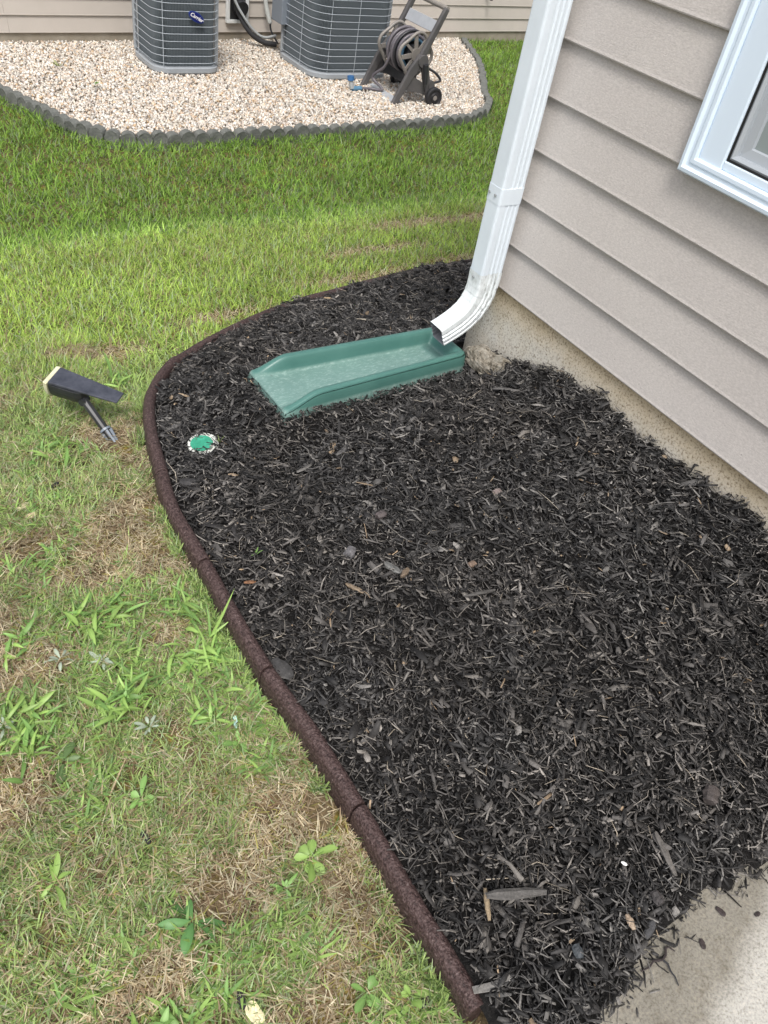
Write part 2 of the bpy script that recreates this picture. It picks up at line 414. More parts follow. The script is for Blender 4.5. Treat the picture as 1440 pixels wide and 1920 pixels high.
# ------------------------------------------------------------------ near house
house = thing('house', 'beige vinyl sided house with white window standing close on the right behind the mulch bed', 'house', (1.575, 1.0, 0))
def hp(o): o.matrix_parent_inverse = house.matrix_world.inverted() if False else Matrix.Translation((-1.575, -1.0, 0)); return o
Z0, D = .352, .127
WY0, WY1, WZ0, WZ1 = .18, 1.134, .861, 2.25
def course(z, y0, y1):
    mb = MB()
    poly = [(1.5625, 0, z + .0008), (1.5612, 0, z + .004), (1.5625, 0, z + .010), (1.574, 0, z + D - .0015), (1.586, 0, z + D - .0015), (1.586, 0, z + .0008)]
    mb.prism(poly, (0, y0, 0), (0, y1, 0)); return mb
for k in range(20):
    z = Z0 + k * D
    if z + D <= WZ0 + .01 or z > WZ1:
        hp(course(z, -2.2, 1.628).build('siding_board', M['siding'], house))
    else:
        hp(course(z, WY1 - .03, 1.628).build('siding_board', M['siding'], house))
        hp(course(z, -2.2, WY0 + .03).build('siding_board', M['siding'], house))
hp(MB().box(1.551, 1.60, 1.629, 1.69, Z0 - .004, Z0 + 20 * D).build('corner_post', M['siding'], house, bevel=.004))
hp(MB().box(1.601, 6.5, 1.60, 1.682, Z0, Z0 + 20 * D).build('return_wall', M['siding'], house))
hp(MB().box(1.575, 6.5, -2.2, 1.68, -.35, Z0 - .001).build('foundation', M['foundation'], house, bevel=.004))
hp(MB().box(1.45, 6.5, -2.3, 1.8, Z0 + 20 * D + .001, Z0 + 20 * D + .03).build('eave', M['trim'], house))
# window: swept casing with mitred corners, inner frame, gasket, sash, pane
win = hp(MB().build('window', M['trim'], house)) if False else None
def frame_sweep(y0, y1, z0, z1, prof):
    """prof: list of (inset from outer edge, x). Mitred frame round the rectangle."""
    mb = MB(); rs = []
    for (sy, sz) in ((1, 0), (1, 1), (0, 1), (0, 0), (1, 0)):
        ring = []
        for (d, x) in prof:
            ring.append((x, (y1 - d) if sy else (y0 + d), (z1 - d) if sz else (z0 + d)))
        rs.append(ring)
    return mb.rings(rs, closed=True, cap=False)
X0 = 1.562
cas = frame_sweep(WY0, WY1, WZ0 - .006, WZ1, [(0, X0 + .012), (0, X0 - .014), (.004, X0 - .019), (.011, X0 - .020), (.016, X0 - .014), (.022, X0 - .0135), (.026, X0 - .0165), (.033, X0 - .0165), (.037, X0 - .013), (.037, X0 + .012)])
wf = hp(cas.build('window', M['trim'], house))
wf['label'] = 'white window with fluted casing and grey screened pane'
def wpart(mb, name, m, **k):
    o = mb.build(name, m, wf, **k); return o
# broad flat jamb on the sides, slim at the bottom
wpart(MB().box(X0 - .010, X0 + .02, WY1 - .098, WY1 - .0372, WZ0 + .028, WZ1 - .03), 'jamb', M['trim'], bevel=.003)
mb = MB().box(X0 - .010, X0 + .02, WY0 + .0372, WY0 + .098, WZ0 + .028, WZ1 - .03)
wpart(mb, 'jamb', M['trim'], bevel=.003)
wpart(MB().box(X0 - .0085, X0 + .02, WY0 + .0985, WY1 - .0985, WZ0 + .0312, WZ0 + .048), 'sill', M['trim'], bevel=.002)
wpart(frame_sweep(WY0 + .0985, WY1 - .0985, WZ0 + .0485, WZ1 - .06, [(0, X0 + .03), (0, X0 - .004), (.003, X0 - .004), (.003, X0 + .03)]), 'gasket', M['gasket'])
sash = wpart(frame_sweep(WY0 + .102, WY1 - .102, WZ0 + .052, WZ1 - .064, [(0, X0 + .03), (0, X0 + .0), (.004, X0 - .002), (.010, X0 + .003), (.010, X0 + .013), (.028, X0 + .016), (.030, X0 + .022), (.030, X0 + .03)]), 'sash', M['trim_grey'])
wpart(MB().box(X0 + .023, X0 + .027, WY0 + .125, WY1 - .125, WZ0 + .076, WZ1 - .085), 'pane', M['glass'])

# mortar lump at the foot of the foundation
P0 = Vector((1.525, 1.50, .13))
V = []; F = []; nu, nv = 40, 26
for i in range(nv + 1):
    for j in range(nu):
        th = math.pi * .5 * i / nv; ph_ = 2 * math.pi * j / nu
        cx_, cy_, cz_ = math.cos(ph_) * math.sin(th), math.sin(ph_) * math.sin(th), math.cos(th)
        q = .72 + .75 * float(fbm(np.array(cx_ * 2.3 + 4), np.array(cy_ * 2.3 + cz_ * 3), 4)) ** 1.3
        V.append((P0.x + .042 * cx_ * q, P0.y + .095 * cy_ * q, P0.z + .062 * cz_ * q))
for i in range(nv):
    for j in range(nu): F.append((i * nu + j, (i + 1) * nu + j, (i + 1) * nu + (j + 1) % nu, i * nu + (j + 1) % nu))
def b_mortar(n, b):
    c = coords(n); n.links.new(ramp(n, noise(n, c, 45, 6, .8), [(.38, (.1, .085, .06)), (.5, (.3, .27, .22)), (.66, (.46, .43, .37))]), b.inputs['Base Color']); bump(n, b, noise(n, c, 70, 6, .8), 1., .008)
o = mobj('mortar_lump', V, F, mat('crumbling_mortar', rough=.95, build=b_mortar))
tag(o, 'rough crumbling mortar lump at the foundation foot beside the downspout elbow', 'mortar')

# ------------------------------------------------------------------ downspout
ds = thing('downspout', 'white fluted rain downspout running down the corner of the house to a curved elbow', 'downspout', (1.5025, 1.585, .2))
def dsp(o): o.matrix_parent_inverse = Matrix.Translation((-1.5025, -1.585, -.2)); return o
def profile(dx, dy, g=.0022, nfl=3):
    """cross-section (a along depth, b along Y); flutes on the two Y faces"""
    pts = []; r = .007; hx, hy = dx / 2, dy / 2
    def corner(cx, cy, a0):
        for k in range(4):
            a = a0 + k * math.pi / 6; pts.append((cx + r * math.cos(a), cy + r * math.sin(a)))
    # bottom face (b=-hy): from a=-hx to +hx with flutes
    corner(-hx + r, -hy + r, math.pi)
    w_ = dx - 2 * r
    for i in range(nfl):
        c0 = -hx + r + w_ * (.34 + .25 * i)
        for du, dv in ((-.006, 0), (-.003, 1), (.003, 1), (.006, 0)):
            pts.append((c0 + du, -hy + g * dv))
    corner(hx - r, -hy + r, -math.pi / 2)
    corner(hx - r, hy - r, 0)
    for i in reversed(range(nfl)):
        c0 = -hx + r + w_ * (.34 + .25 * i)
        for du, dv in ((.006, 0), (.003, 1), (-.003, 1), (-.006, 0)):
            pts.append((c0 + du, hy - g * dv))
    corner(-hx + r, hy - r, math.pi / 2)
    return pts
def station(c, ang, prof, s=1.0, sd=1.0):
    """c=(X,Z); ang = tilt of path from vertical towards -X"""
    ca, sa = math.cos(ang), math.sin(ang)
    # path dir down: (-sa, -ca). depth axis (towards +X side when ang=0): (ca, -sa)
    return [(c[0] + ca * a * s * sd, 1.5835 + b * s, c[1] - sa * a * s * sd) for a, b in prof]
pr = profile(.076, .056)
mb = MB().rings([station((1.503, 3.0), 0, pr), station((1.503, .62), 0, pr)])
dsp(mb.build('pipe', M['white_metal'], ds))
pr2 = profile(.076, .056)
mb = MB().rings([station((1.503, .645), 0, pr2, 1.0), station((1.503, .39), 0, pr2, .985)])
dsp(mb.build('pipe', M['white_metal'], ds))
band_prof = profile(.0775, .0575, 0)
bn = dsp(MB().rings([station((1.503, .648), 0, band_prof), station((1.503, .606), 0, band_prof)]).build('strap', M['white_metal'], ds))
for y in (1.575, 1.60):
    mbs = MB().tube([(1.4632, y, .627), (1.4605, y, .627)], .0038, 8); mbs.build('screw', M['conduit'], bn)
# elbow, crimped in steps
ctr = catmull([(1.503, 0, .412), (1.503, 0, .375), (1.497, 0, .335), (1.478, 0, .297), (1.447, 0, .268), (1.41, 0, .247), (1.376, 0, .232)], 6)
outer = []; inner = []
n_ = len(ctr)
for i, p in enumerate(ctr):
    q0 = ctr[max(i - 1, 0)]; q1 = ctr[min(i + 1, n_ - 1)]
    d = (q1 - q0); ang = math.atan2(-d.x, -d.z)
    t = i / (n_ - 1)
    bend_ = math.sin(math.pi * min(max((t - .12) / .62, 0), 1))
    saw = ((t * 9) % 1.0)
    s = 1.035 + .035 * bend_ * (saw - .5)
    outer.append(station((p.x, p.z), ang, profile(.076, .056, .0032), s, 1 - .24 * t))
    if t > .45: inner.append(station((p.x, p.z), ang, profile(.076, .056, .0032), s * .955, 1 - .24 * t))
el = dsp(MB().rings(outer, cap=False).build('elbow', M['elbow'], ds))
el['label'] = 'curved crimped elbow with grime in its creases'
mb = MB().rings(list(reversed(inner)) if False else inner, cap=False)
k_ = len(outer[0]); mb.add(outer[-1] + inner[-1], [(j, (j + 1) % k_, k_ + (j + 1) % k_, k_ + j) for j in range(k_)])
dsp(mb.build('elbow_inside', M['pipe_inside'], ds))
MB().tube([(1.4634, 1.585, .395), (1.4605, 1.585, .395)], .0038, 8).build('screw', M['conduit'], el)

# ------------------------------------------------------------------ splash tray
Lb, Wb = .615, .212
sp = thing('splash_block', 'green plastic splash tray lying on the mulch under the white elbow', 'splash block', (.860, 1.614, .114), .022)
ns, nt_ = 96, 44
RH = .043
def WS(s): return .210 - .045 * s / Lb
def rimh(s, t):
    a = abs(t) ; e = WS(s) / 2 - a
    full = RH * float(sst(s, .0, .11)) * .8 + RH * .2 * (1 if s > 0.0 else 0)
    side = full * (1 - float(sst(e, .017, .036)))
    back = RH * (1 - float(sst(Lb - s, .020, .042)))
    step = .006 * float(sst(s, Lb - .078, Lb - .072))
    return .014 + max(side, back, step)
V = []; 
for i in range(ns + 1):
    s = Lb * i / ns
    for j in range(nt_ + 1):
        t = WS(s) * (j / nt_ - .5)
        h = rimh(s, t)
        # round the outer shoulders
        e = min(WS(s) / 2 - abs(t), Lb - s)
        h -= .006 * (1 - min(e / .006, 1)) ** 2
        # round the two back corners in plan
        x, y = s, t; r = .022
        cx, cy = Lb - r, WS(s) / 2 - r
        if s > cx and abs(t) > cy:
            dx, dy = s - cx, abs(t) - cy; m_ = max(dx, dy); l = math.hypot(dx, dy) or 1
            x = cx + dx / l * m_; y = math.copysign(cy + dy / l * m_, t)
        h += .0008 * math.sin(s * 40) * (1 if e > .03 else 0)
        V.append((x, y, h))
F = []
for i in range(ns):
    for j in range(nt_):
        a = i * (nt_ + 1) + j; F.append((a, a + nt_ + 1, a + nt_ + 2, a + 1))
border = [i * (nt_ + 1) for i in range(ns + 1)] + [ns * (nt_ + 1) + j for j in range(1, nt_ + 1)] + [i * (nt_ + 1) + nt_ for i in range(ns - 1, -1, -1)] + [j for j in range(nt_ - 1, 0, -1)]
nb = len(border); b0 = len(V)
for lv, (o_, dz_) in enumerate(((.0012, .0025), (.002, .006), (.0035, .02), (.005, None), (.005, None))):
    for q in border:
        x, y, z = V[q]
        ox = o_ if x > Lb - .02 else (-o_ * .3 if x < .004 else 0); oy = math.copysign(o_, y) if abs(y) > WS(x) / 2 - .02 else 0
        V.append((x + ox, y + oy, (max(z - dz_, -.01) if dz_ else (-.012 if lv == 3 else -.02))))
for lv in range(4):
    for k in range(nb):
        k2 = (k + 1) % nb; F.append((b0 + (lv + 0) * nb + k2, b0 + (lv + 1) * nb + k2, b0 + (lv + 1) * nb + k, b0 + lv * nb + k))
for k in range(nb):
    a, b = border[k], border[(k + 1) % nb]; F.append((a, b0 + k, b0 + (k + 1) % nb, b)) if False else F.append((b, b0 + (k + 1) % nb, b0 + k, a))
o = mobj('tray', V, F, M['splash'], sp, smooth=True)

# ------------------------------------------------------------------ rubber edging
ecl = catmull([(x + .024, y, 0) for x, y in zip(EX[1:], EY[1:])], 14)
# push the centre line inwards by its normal rather than by x only
base = catmull([(x, y, 0) for x, y in zip(EX[1:], EY[1:])], 14)
ecl = []
for i, p in enumerate(base):
    t = (base[min(i + 1, len(base) - 1)] - base[max(i - 1, 0)]).normalized()
    ecl.append(p + Vector((t.y, -t.x, 0)) * .0185)
edg = thing('rubber_edging', 'dark brown rubber landscape edging curving between the lawn and the mulch', 'edging', (.49, .16, 0))
acc = [0]
for i in range(1, len(ecl)): acc.append(acc[-1] + (ecl[i] - ecl[i - 1]).length)
jy = [.157, .523, .855, 1.165, 1.50, 2.5]
cuts = [0]
for yv in jy[1:5]:
    cuts.append(min(range(len(ecl)), key=lambda i: abs(ecl[i].y - yv) + (100 if i > 150 else 0)))
# remaining cuts along the back
s_ = acc[cuts[-1]] + .62
while s_ < acc[-1]:
    cuts.append(min(range(len(acc)), key=lambda i: abs(acc[i] - s_))); s_ += .62
if cuts[-1] != len(ecl) - 1: cuts.append(len(ecl) - 1)
for ci in range(len(cuts) - 1):
    a, b = cuts[ci], cuts[ci + 1]
    if b - a < 2: continue
    seg_pts = ecl[a:b + 1]; rs = []
    off = random.uniform(-.0035, .0035); dz = random.uniform(-.004, .004)
    ln = acc[b] - acc[a]
    dense = []
    for i in range(len(seg_pts) - 1):
        for q in range(3): dense.append(seg_pts[i].lerp(seg_pts[i + 1], q / 3))
    dense.append(seg_pts[-1])
    for i, p in enumerate(dense):
        t = (dense[min(i + 1, len(dense) - 1)] - dense[max(i - 1, 0)]).normalized()
        nrm = Vector((t.y, -t.x, 0))
        ed = min(i, len(dense) - 1 - i); sc_ = 1 - (.10 if ed == 0 else 0)
        back = -.0022 if i == 0 else (.0 )
        q = p + t * (.002 if i == 0 else (-.002 if i == len(dense) - 1 else 0)) + nrm * (off * (1 - 2 * abs(i / len(dense) - .5)) * 2)
        zt = float(G(q.x, q.y)) + .064 + dz + .004 * (float(fbm(q.x * 12, q.y * 12, 3)) - .5)
        hw = .0163 * sc_
        ring = []
        for k in range(11):
            an = math.pi * k / 10
            j1 = 1 + .05 * (float(vnoise(np.array(q.y * 60 + k * 3.1 + q.x * 40), np.array(k * 7.7))) - .5)
            ring.append(q + nrm * (-hw * math.cos(an) * j1) + Vector((0, 0, zt - .019 + .019 * math.sin(an) * j1 * sc_)))
        ring.append(q + nrm * (hw + .006) + Vector((0, 0, zt - .13))); ring.append(q - nrm * (hw + .006) + Vector((0, 0, zt - .13)))
        rs.append(ring)
    o = MB().rings(rs).build('edging_section', M['rubber'], edg, smooth=False)
    o.data.polygons.foreach_set('use_smooth', [len(p.vertices) == 4 for p in o.data.polygons])
    o.matrix_parent_inverse = Matrix.Translation((-.49, -.16, 0))

# ------------------------------------------------------------------ neighbour's house
ANG = R(4.217)
fh = thing('neighbour_house', 'pale beige sided wall of the next house behind the air conditioners', 'house', (-.5059, 6.8614, 0), ANG)
Z1, D1 = -.395, .1143
joints = {0: [1.98, 5.9], 1: [1.96, 7.4], 2: [4.9], 3: [3.3, 8.0]}
for k in range(22):
    z = Z1 + k * D1
    js = [-6] + joints.get(k % 4, [3.7]) + [13]
    for a, b in zip(js[:-1], js[1:]):
        poly = [(0, 0 - .0005, z + .0008), (0, -.0015, z + .004), (0, 0, z + .01), (0, .011, z + D1 - .0015), (0, .022, z + D1 - .0015), (0, .022, z + .0008)]
        MB().prism(poly, (a + .0007, 0, 0), (b - .0007, 0, 0)).build('siding_board', M['siding_far'], fh)
MB().box(-6, 13, .013, 5, -1.0, Z1 - .001).build('foundation', M['foundation_far'], fh)
MB().box(-6.1, 13.1, -.25, 5, Z1 + 22 * D1 + .001, Z1 + 22 * D1 + .06).build('eave', M['trim'], fh)
def fl(X, Y, z): # world to house-local
    dx, dy = X + .5059, Y - 6.8614; c, s = math.cos(ANG), math.sin(ANG)
    return (dx * c + dy * s, -dx * s + dy * c, z)
def fw_(lx, ly, z):
    c, s = math.cos(ANG), math.sin(ANG); return Vector((-.5059 + lx * c - ly * s, 6.8614 + lx * s + ly * c, z))
# wall vent
vx = fl(3.30, 7.14, 0)[0]
vent = thing('wall_vent', 'white framed wall vent with dark round flap between the two air conditioners', 'vent', fw_(vx, -.012, -.32), ANG)
mb = MB(); w2, h2, t2 = .1, .25, .026
mb.box(-w2, w2, -.022, .012, 0, t2).box(-w2, w2, -.022, .012, h2 - t2, h2).box(-w2, -w2 + t2, -.022, .012, t2, h2 - t2).box(w2 - t2, w2, -.022, .012, t2, h2 - t2)
mb.build('frame', M['vent_white'], vent, bevel=.003)
MB().box(-w2 + t2, w2 - t2, -.006, .011, t2, h2 - t2).build('backing', M['ac_dark'], vent)
MB().tube([(.012, -.004, .125), (.012, -.06, .11)], .062, 20).build('flap', M['black_plastic'], vent)
# spigot near the corner
sx = fl(6.065, 7.345, 0)[0]
spg = thing('outdoor_spigot', 'small dark outdoor spigot on the far siding above the gravel bed corner', 'spigot', fw_(sx, -.01, -.10), ANG)
MB().tube([(0, .01, .05), (0, -.05, .05), (0, -.075, .035), (0, -.08, .0)], .013, 10).build('spout', M['ac_dark'], spg)
MB().tube([(0, -.04, .05), (0, -.045, .09)], .006, 8).tube([(-.025, -.045, .092), (.025, -.045, .092)], .007, 8).build('handle', M['ac_dark'], spg)

# ------------------------------------------------------------------ gravel bed and scalloped border
BR = [(.95, 6.7), (1.0, 6.25), (1.141, 5.947), (1.24, 5.71), (1.35, 5.413), (1.498, 5.17), (1.681, 5.052), (2.009, 5.03), (2.571, 5.045), (3.0, 5.05), (3.406, 5.06), (4.154, 5.117), (4.50, 5.23), (4.72, 5.42), (4.90, 5.70), (5.353, 6.36), (5.62, 6.85), (5.775, 7.20)]
bp = catmull([(x, y, 0) for x, y in BR], 12)
gpoly = np.array([(p.x, p.y) for p in bp] + [(5.8, 7.5), (.9, 7.5)])
def inpoly(x, y, poly):
    ins = np.zeros(x.shape, bool); n = len(poly); j = n - 1
    for i in range(n):
        xi, yi = poly[i]; xj, yj = poly[j]
        c = ((yi > y) != (yj > y)) & (x < (xj - xi) * (y - yi) / (yj - yi + 1e-12) + xi)
        ins ^= c; j = i
    return ins
GZ = -.47
gv = [(p.x, p.y, GZ) for p in bp] + [(5.8, 7.42, GZ), (.9, 7.05, GZ)]
cx = sum(v[0] for v in gv) / len(gv); cy = sum(v[1] for v in gv) / len(gv)
gv2 = gv + [(cx, cy, GZ)]
o = mobj('gravel_bed_base', gv2, [(i, (i + 1) % len(gv), len(gv)) for i in range(len(gv))], mat('gravel_dust', rough=.9, build=simple_noise((.35, .31, .26), (.5, .45, .38), 50, .3)))
tag(o, kind='structure')
# scalloped border
brd = thing('scalloped_border', 'grey concrete scalloped edging round the white gravel bed', 'edging', (1.681, 5.05, -.48))
al = [0]
for i in range(1, len(bp)): al.append(al[-1] + (bp[i] - bp[i - 1]).length)
def at_len(s):
    i = max(1, min(len(al) - 1, int(np.searchsorted(al, s)))); f = (s - al[i - 1]) / max(al[i] - al[i - 1], 1e-6)
    return bp[i - 1].lerp(bp[i], f), (bp[i] - bp[i - 1]).normalized()
PW = .09
protos = []
for v in range(4):
    mb = MB(); rr = random.Random(v)
    prof = [(-.044, -.06)]
    for k in range(9):
        a = math.pi - math.pi * k / 8
        prof.append((.044 * math.cos(a) * (1 + .03 * rr.uniform(-1, 1)), .045 + .038 * math.sin(a) * (1 + .06 * rr.uniform(-1, 1))))
    prof.append((.044, -.06))
    mb.rings([[(x, -.028 + .004 * rr.uniform(-1, 1), z) for x, z in prof], [(x * 1.01, -.022, z + .003) for x, z in prof], [(x * 1.01, .022, z + .003) for x, z in prof], [(x, .028, z) for x, z in prof]])
    me = mobj('scallop', mb.v, mb.f, M['scallop']); protos.append(me.data); bpy.data.objects.remove(me)
s = .045
while s < al[-1]:
    p, t = at_len(s)
    o = bpy.data.objects.new('scallop', random.choice(protos)); link(o, brd)
    sett = -.02 - .012 * random.random() if random.random() > .1 else -.035
    o.location = (p.x - 1.681, p.y - 5.05, sett + .005)
    o.rotation_euler = (random.uniform(-.09, .09), random.uniform(-.07, .07), math.atan2(t.y, t.x) + random.uniform(-.09, .09))
    s += PW
# pebbles
def ico():
    t = (1 + 5 ** .5) / 2
    v = np.array([(-1, t, 0), (1, t, 0), (-1, -t, 0), (1, -t, 0), (0, -1, t), (0, 1, t), (0, -1, -t), (0, 1, -t), (t, 0, -1), (t, 0, 1), (-t, 0, -1), (-t, 0, 1)]) / math.hypot(1, t)
    f = np.array([(0, 11, 5), (0, 5, 1), (0, 1, 7), (0, 7, 10), (0, 10, 11), (1, 5, 9), (5, 11, 4), (11, 10, 2), (10, 7, 6), (7, 1, 8), (3, 9, 4), (3, 4, 2), (3, 2, 6), (3, 6, 8), (3, 8, 9), (4, 9, 5), (2, 4, 11), (6, 2, 10), (8, 6, 7), (9, 8, 1)])
    return v, f
IV, IF = ico()
OV = np.array([(1, 0, 0), (-1, 0, 0), (0, 1, 0), (0, -1, 0), (0, 0, 1), (0, 0, -1)], float)
OF = np.array([(0, 2, 4), (2, 1, 4), (1, 3, 4), (3, 0, 4), (2, 0, 5), (1, 2, 5), (3, 1, 5), (0, 3, 5)])
def pebbles(name, P, S, col, m):
    n = len(P)
    q = rng.normal(size=(n, 4)); q /= np.linalg.norm(q, axis=1)[:, None]
    w_, x, y, z = q.T
    Rm = np.stack([np.stack([1 - 2 * (y * y + z * z), 2 * (x * y - z * w_), 2 * (x * z + y * w_)], -1), np.stack([2 * (x * y + z * w_), 1 - 2 * (x * x + z * z), 2 * (y * z - x * w_)], -1), np.stack([2 * (x * z - y * w_), 2 * (y * z + x * w_), 1 - 2 * (x * x + y * y)], -1)], -2)
    v = OV[None] * (1 + rng.uniform(-.25, .25, (n, 6, 1))) + rng.uniform(-.15, .15, (n, 6, 3))
    v = v * np.stack([rng.uniform(1., 1.5, n), rng.uniform(.8, 1.15, n), rng.uniform(.6, .9, n)], -1)[:, None]
    v = np.einsum('nij,nkj->nki', Rm, v) * S[:, None, None] + P[:, None]
    F = (OF[None] + 6 * np.arange(n)[:, None, None]).reshape(-1, 3)
    return fast_mesh(name, v.reshape(-1, 3), F, m, np.repeat(col, 6, 0), smooth=True)
n = 64000
x = rng.uniform(.9, 5.85, n); y = rng.uniform(5.0, 7.4, n)
ok = inpoly(x, y, gpoly) & (y < 6.86 + (x + .506) * .0737 - .0)
x, y = x[ok], y[ok]; n = len(x)
S = rng.uniform(.0065, .0135, n); hgt = GZ + .006 + .01 * rng.random(n) + .012 * fbm(x * 3, y * 3, 3)
pal = np.array([(.8, .75, .67), (.72, .64, .54), (.68, .53, .4), (.6, .44, .28), (.82, .79, .74), (.74, .64, .56), (.6, .53, .46), (.42, .38, .34)])
pc = pal[rng.choice(8, n, p=[.26, .22, .10, .06, .18, .1, .05, .03])] * rng.uniform(.62, 1.08, (n, 1))
o = pebbles('gravel', np.stack([x, y, hgt], -1), S, pc, M['pebble'])
tag(o, 'white and tan marble gravel filling the bed round the air conditioners', 'gravel', kind='stuff')

# ------------------------------------------------------------------ air conditioners
def rrect(w, d, r, n=6, o=0.0):
    pts = []
    for cx, cy, a0 in ((w / 2 - r, d / 2 - r, 0), (-w / 2 + r, d / 2 - r, 90), (-w / 2 + r, -d / 2 + r, 180), (w / 2 - r, -d / 2 + r, 270)):
        for k in range(n + 1):
            a = R(a0 + 90 * k / n); pts.append((cx + (r + o) * math.cos(a), cy + (r + o) * math.sin(a)))
    return pts
def ring_at(pts, z): return [(x, y, z) for x, y in pts]
def resample(pts, step):
    P = [Vector((x, y)) for x, y in pts]; P.append(P[0]); out = []; carry = 0
    for a, b in zip(P[:-1], P[1:]):
        L = (b - a).length
        if L < 1e-9: continue
        d = carry
        while d < L: out.append(a.lerp(b, d / L)); d += step
        carry = d - L
    return out
def condenser(label, loc, rz, w, d, h, r, wires_v, badge=False, box=False, posts=()):
    t = thing('air_conditioner', label, 'air conditioner', loc, rz, 'air conditioners on the gravel bed')
    MB().box(-w / 2 - .02, w / 2 + .02, -d / 2 - .02, d / 2 + .02, -.06, -.012).build('pad', M['pad'], t) if False else None
    mb = MB().rings([ring_at(rrect(w, d, r, 8, -.012), -.03), ring_at(rrect(w, d, r, 8, .012), .0), ring_at(rrect(w, d, r, 8, .012), .028), ring_at(rrect(w, d, r, 8, -.004), .036)])
    mb.build('base_pan', M['ac_light'], t)
    # fins: one corrugated skin
    q = resample(rrect(w, d, r, 8, -.022), .0055); rs = []
    nq = len(q) - len(q) % 2; q = q[:nq]; z0, z1 = .037, h - .06
    ring0 = []
    for i, p in enumerate(q):
        nr = (q[(i + 1) % nq] - q[i - 1]); nr = Vector((nr.y, -nr.x)).normalized()
        pp = p + nr * (.0045 if i % 2 else -.0045); ring0.append(pp)
    mb = MB().rings([[(p.x, p.y, z0) for p in ring0], [(p.x, p.y, z1) for p in ring0]], cap=False)
    mb.build('coil', M['ac_fin'], t)
    MB().rings([ring_at(rrect(w, d, r, 8, -.03), .036), ring_at(rrect(w, d, r, 8, -.03), h - .06)]).build('core', M['ac_dark'], t)
    k = 0; z = .062
    guard = rrect(w, d, r, 8, .002)
    while z < h - .07:
        m2 = MB(); m2.rings([ring_at(rrect(w, d, r, 8, .005), z - .0022), ring_at(rrect(w, d, r, 8, .0075), z), ring_at(rrect(w, d, r, 8, .005), z + .0022), ring_at(rrect(w, d, r, 8, .001), z), ring_at(rrect(w, d, r, 8, .005), z - .0022)], cap=False)
        m2.build('guard_wire', M['ac_wire'], t); z += .0475
    for (px, py) in wires_v:
        MB().tube([(px, py, .036), (px, py, h - .06)], .0028, 6).build('guard_upright', M['ac_wire'], t)
    for (px, py) in posts:
        MB().box(px - .014, px + .014, py - .014, py + .014, .0362, h - .06).build('corner_post', M['ac_light'], t, bevel=.008)
    mb = MB().rings([ring_at(rrect(w, d, r, 8, .006), h - .06), ring_at(rrect(w, d, r, 8, .014), h - .05), ring_at(rrect(w, d, r, 8, .014), h - .01), ring_at(rrect(w, d, r, 8, -.02), h)])
    mb.build('top_cover', M['ac_metal'], t)
    g = MB()
    for rr_ in (.06, .1, .14, .18, .22):
        g.tube([(rr_ * math.cos(a_), rr_ * math.sin(a_), h + .012) for a_ in [2 * math.pi * i / 24 for i in range(25)]], .003, 5, cap=False)
    for a_ in range(0, 360, 45): g.tube([(0, 0, h + .016), (.23 * math.cos(R(a_)), .23 * math.sin(R(a_)), h + .004)], .003, 5)
    g.build('fan_grille', M['ac_dark'], t)
    if box:
        bx = MB().box(-w / 2 - .045, -w / 2 + .06, d / 2 - .17, d / 2 + .01, .24, h - .06).build('control_box', M['ac_metal'], t, bevel=.006)
        MB().box(-w / 2 - .0475, -w / 2 - .0455, d / 2 - .13, d / 2 - .085, .43, .56).build('sticker', M['sticker'], bx)
        MB().box(-w / 2 - .03, -w / 2 - .015, d / 2 - .172, d / 2 - .171, .43, .52).build('sticker', M['sticker'], bx)
    return t
ac1 = condenser('grey air conditioner with an oval blue badge on its louvred front', (2.52, 6.48, -.437), R(0), .49, .50, .80, .11,
                [(-.19, -.24), (-.251, .1), (.0, .256), (.251, .1)], posts=[(.237, -.18), (-.24, .19)])
ac2 = condenser('grey air conditioner without a badge behind the hose reel', (3.83, 6.42, -.440), R(0), .70, .68, .83, .15,
                [(-.235, -.332), (.0, -.346), (-.356, -.1), (.356, .0)], box=True, posts=[(.338, -.235), (-.345, .23)])
# oval badge, tilted as it sits on the louvres
bd = bpy.data.objects.new('badge', None)
bm = MB(); el_ = [(.058 * math.cos(2 * math.pi * k / 40), 0, .026 * math.sin(2 * math.pi * k / 40)) for k in range(40)]
bm.prism(el_, (0, .004, 0), (0, -.004, 0))
badge = bm.build('badge', M['badge'], ac1); badge.location = (.05, -.262, .362); badge.rotation_euler = (0, R(27), 0)
rim = MB(); el2 = [(.062 * math.cos(2 * math.pi * k / 40), 0, .030 * math.sin(2 * math.pi * k / 40)) for k in range(40)]
rim.prism(el2, (0, .004, 0), (0, -.002, 0)); rm_ = rim.build('badge_rim', mat('badge_rim', (.03, .06, .25), .3), badge)
fc = bpy.data.curves.new('lettering', 'FONT'); fc.body = 'Carrier'; fc.size = .034; fc.shear = .3; fc.extrude = .0008; fc.align_x = 'CENTER'; fc.align_y = 'CENTER'; fc.offset = .0006
tmp_ = bpy.data.objects.new('tmp', fc); C.objects.link(tmp_)
me_ = bpy.data.meshes.new_from_object(tmp_.evaluated_get(bpy.context.evaluated_depsgraph_get())); bpy.data.objects.remove(tmp_)
fo = bpy.data.objects.new('lettering', me_); link(fo, badge); me_.materials.clear(); me_.materials.append(M['badge_white'])
fo.location = (0, -.0055, 0); fo.rotation_euler = (R(90), 0, 0)

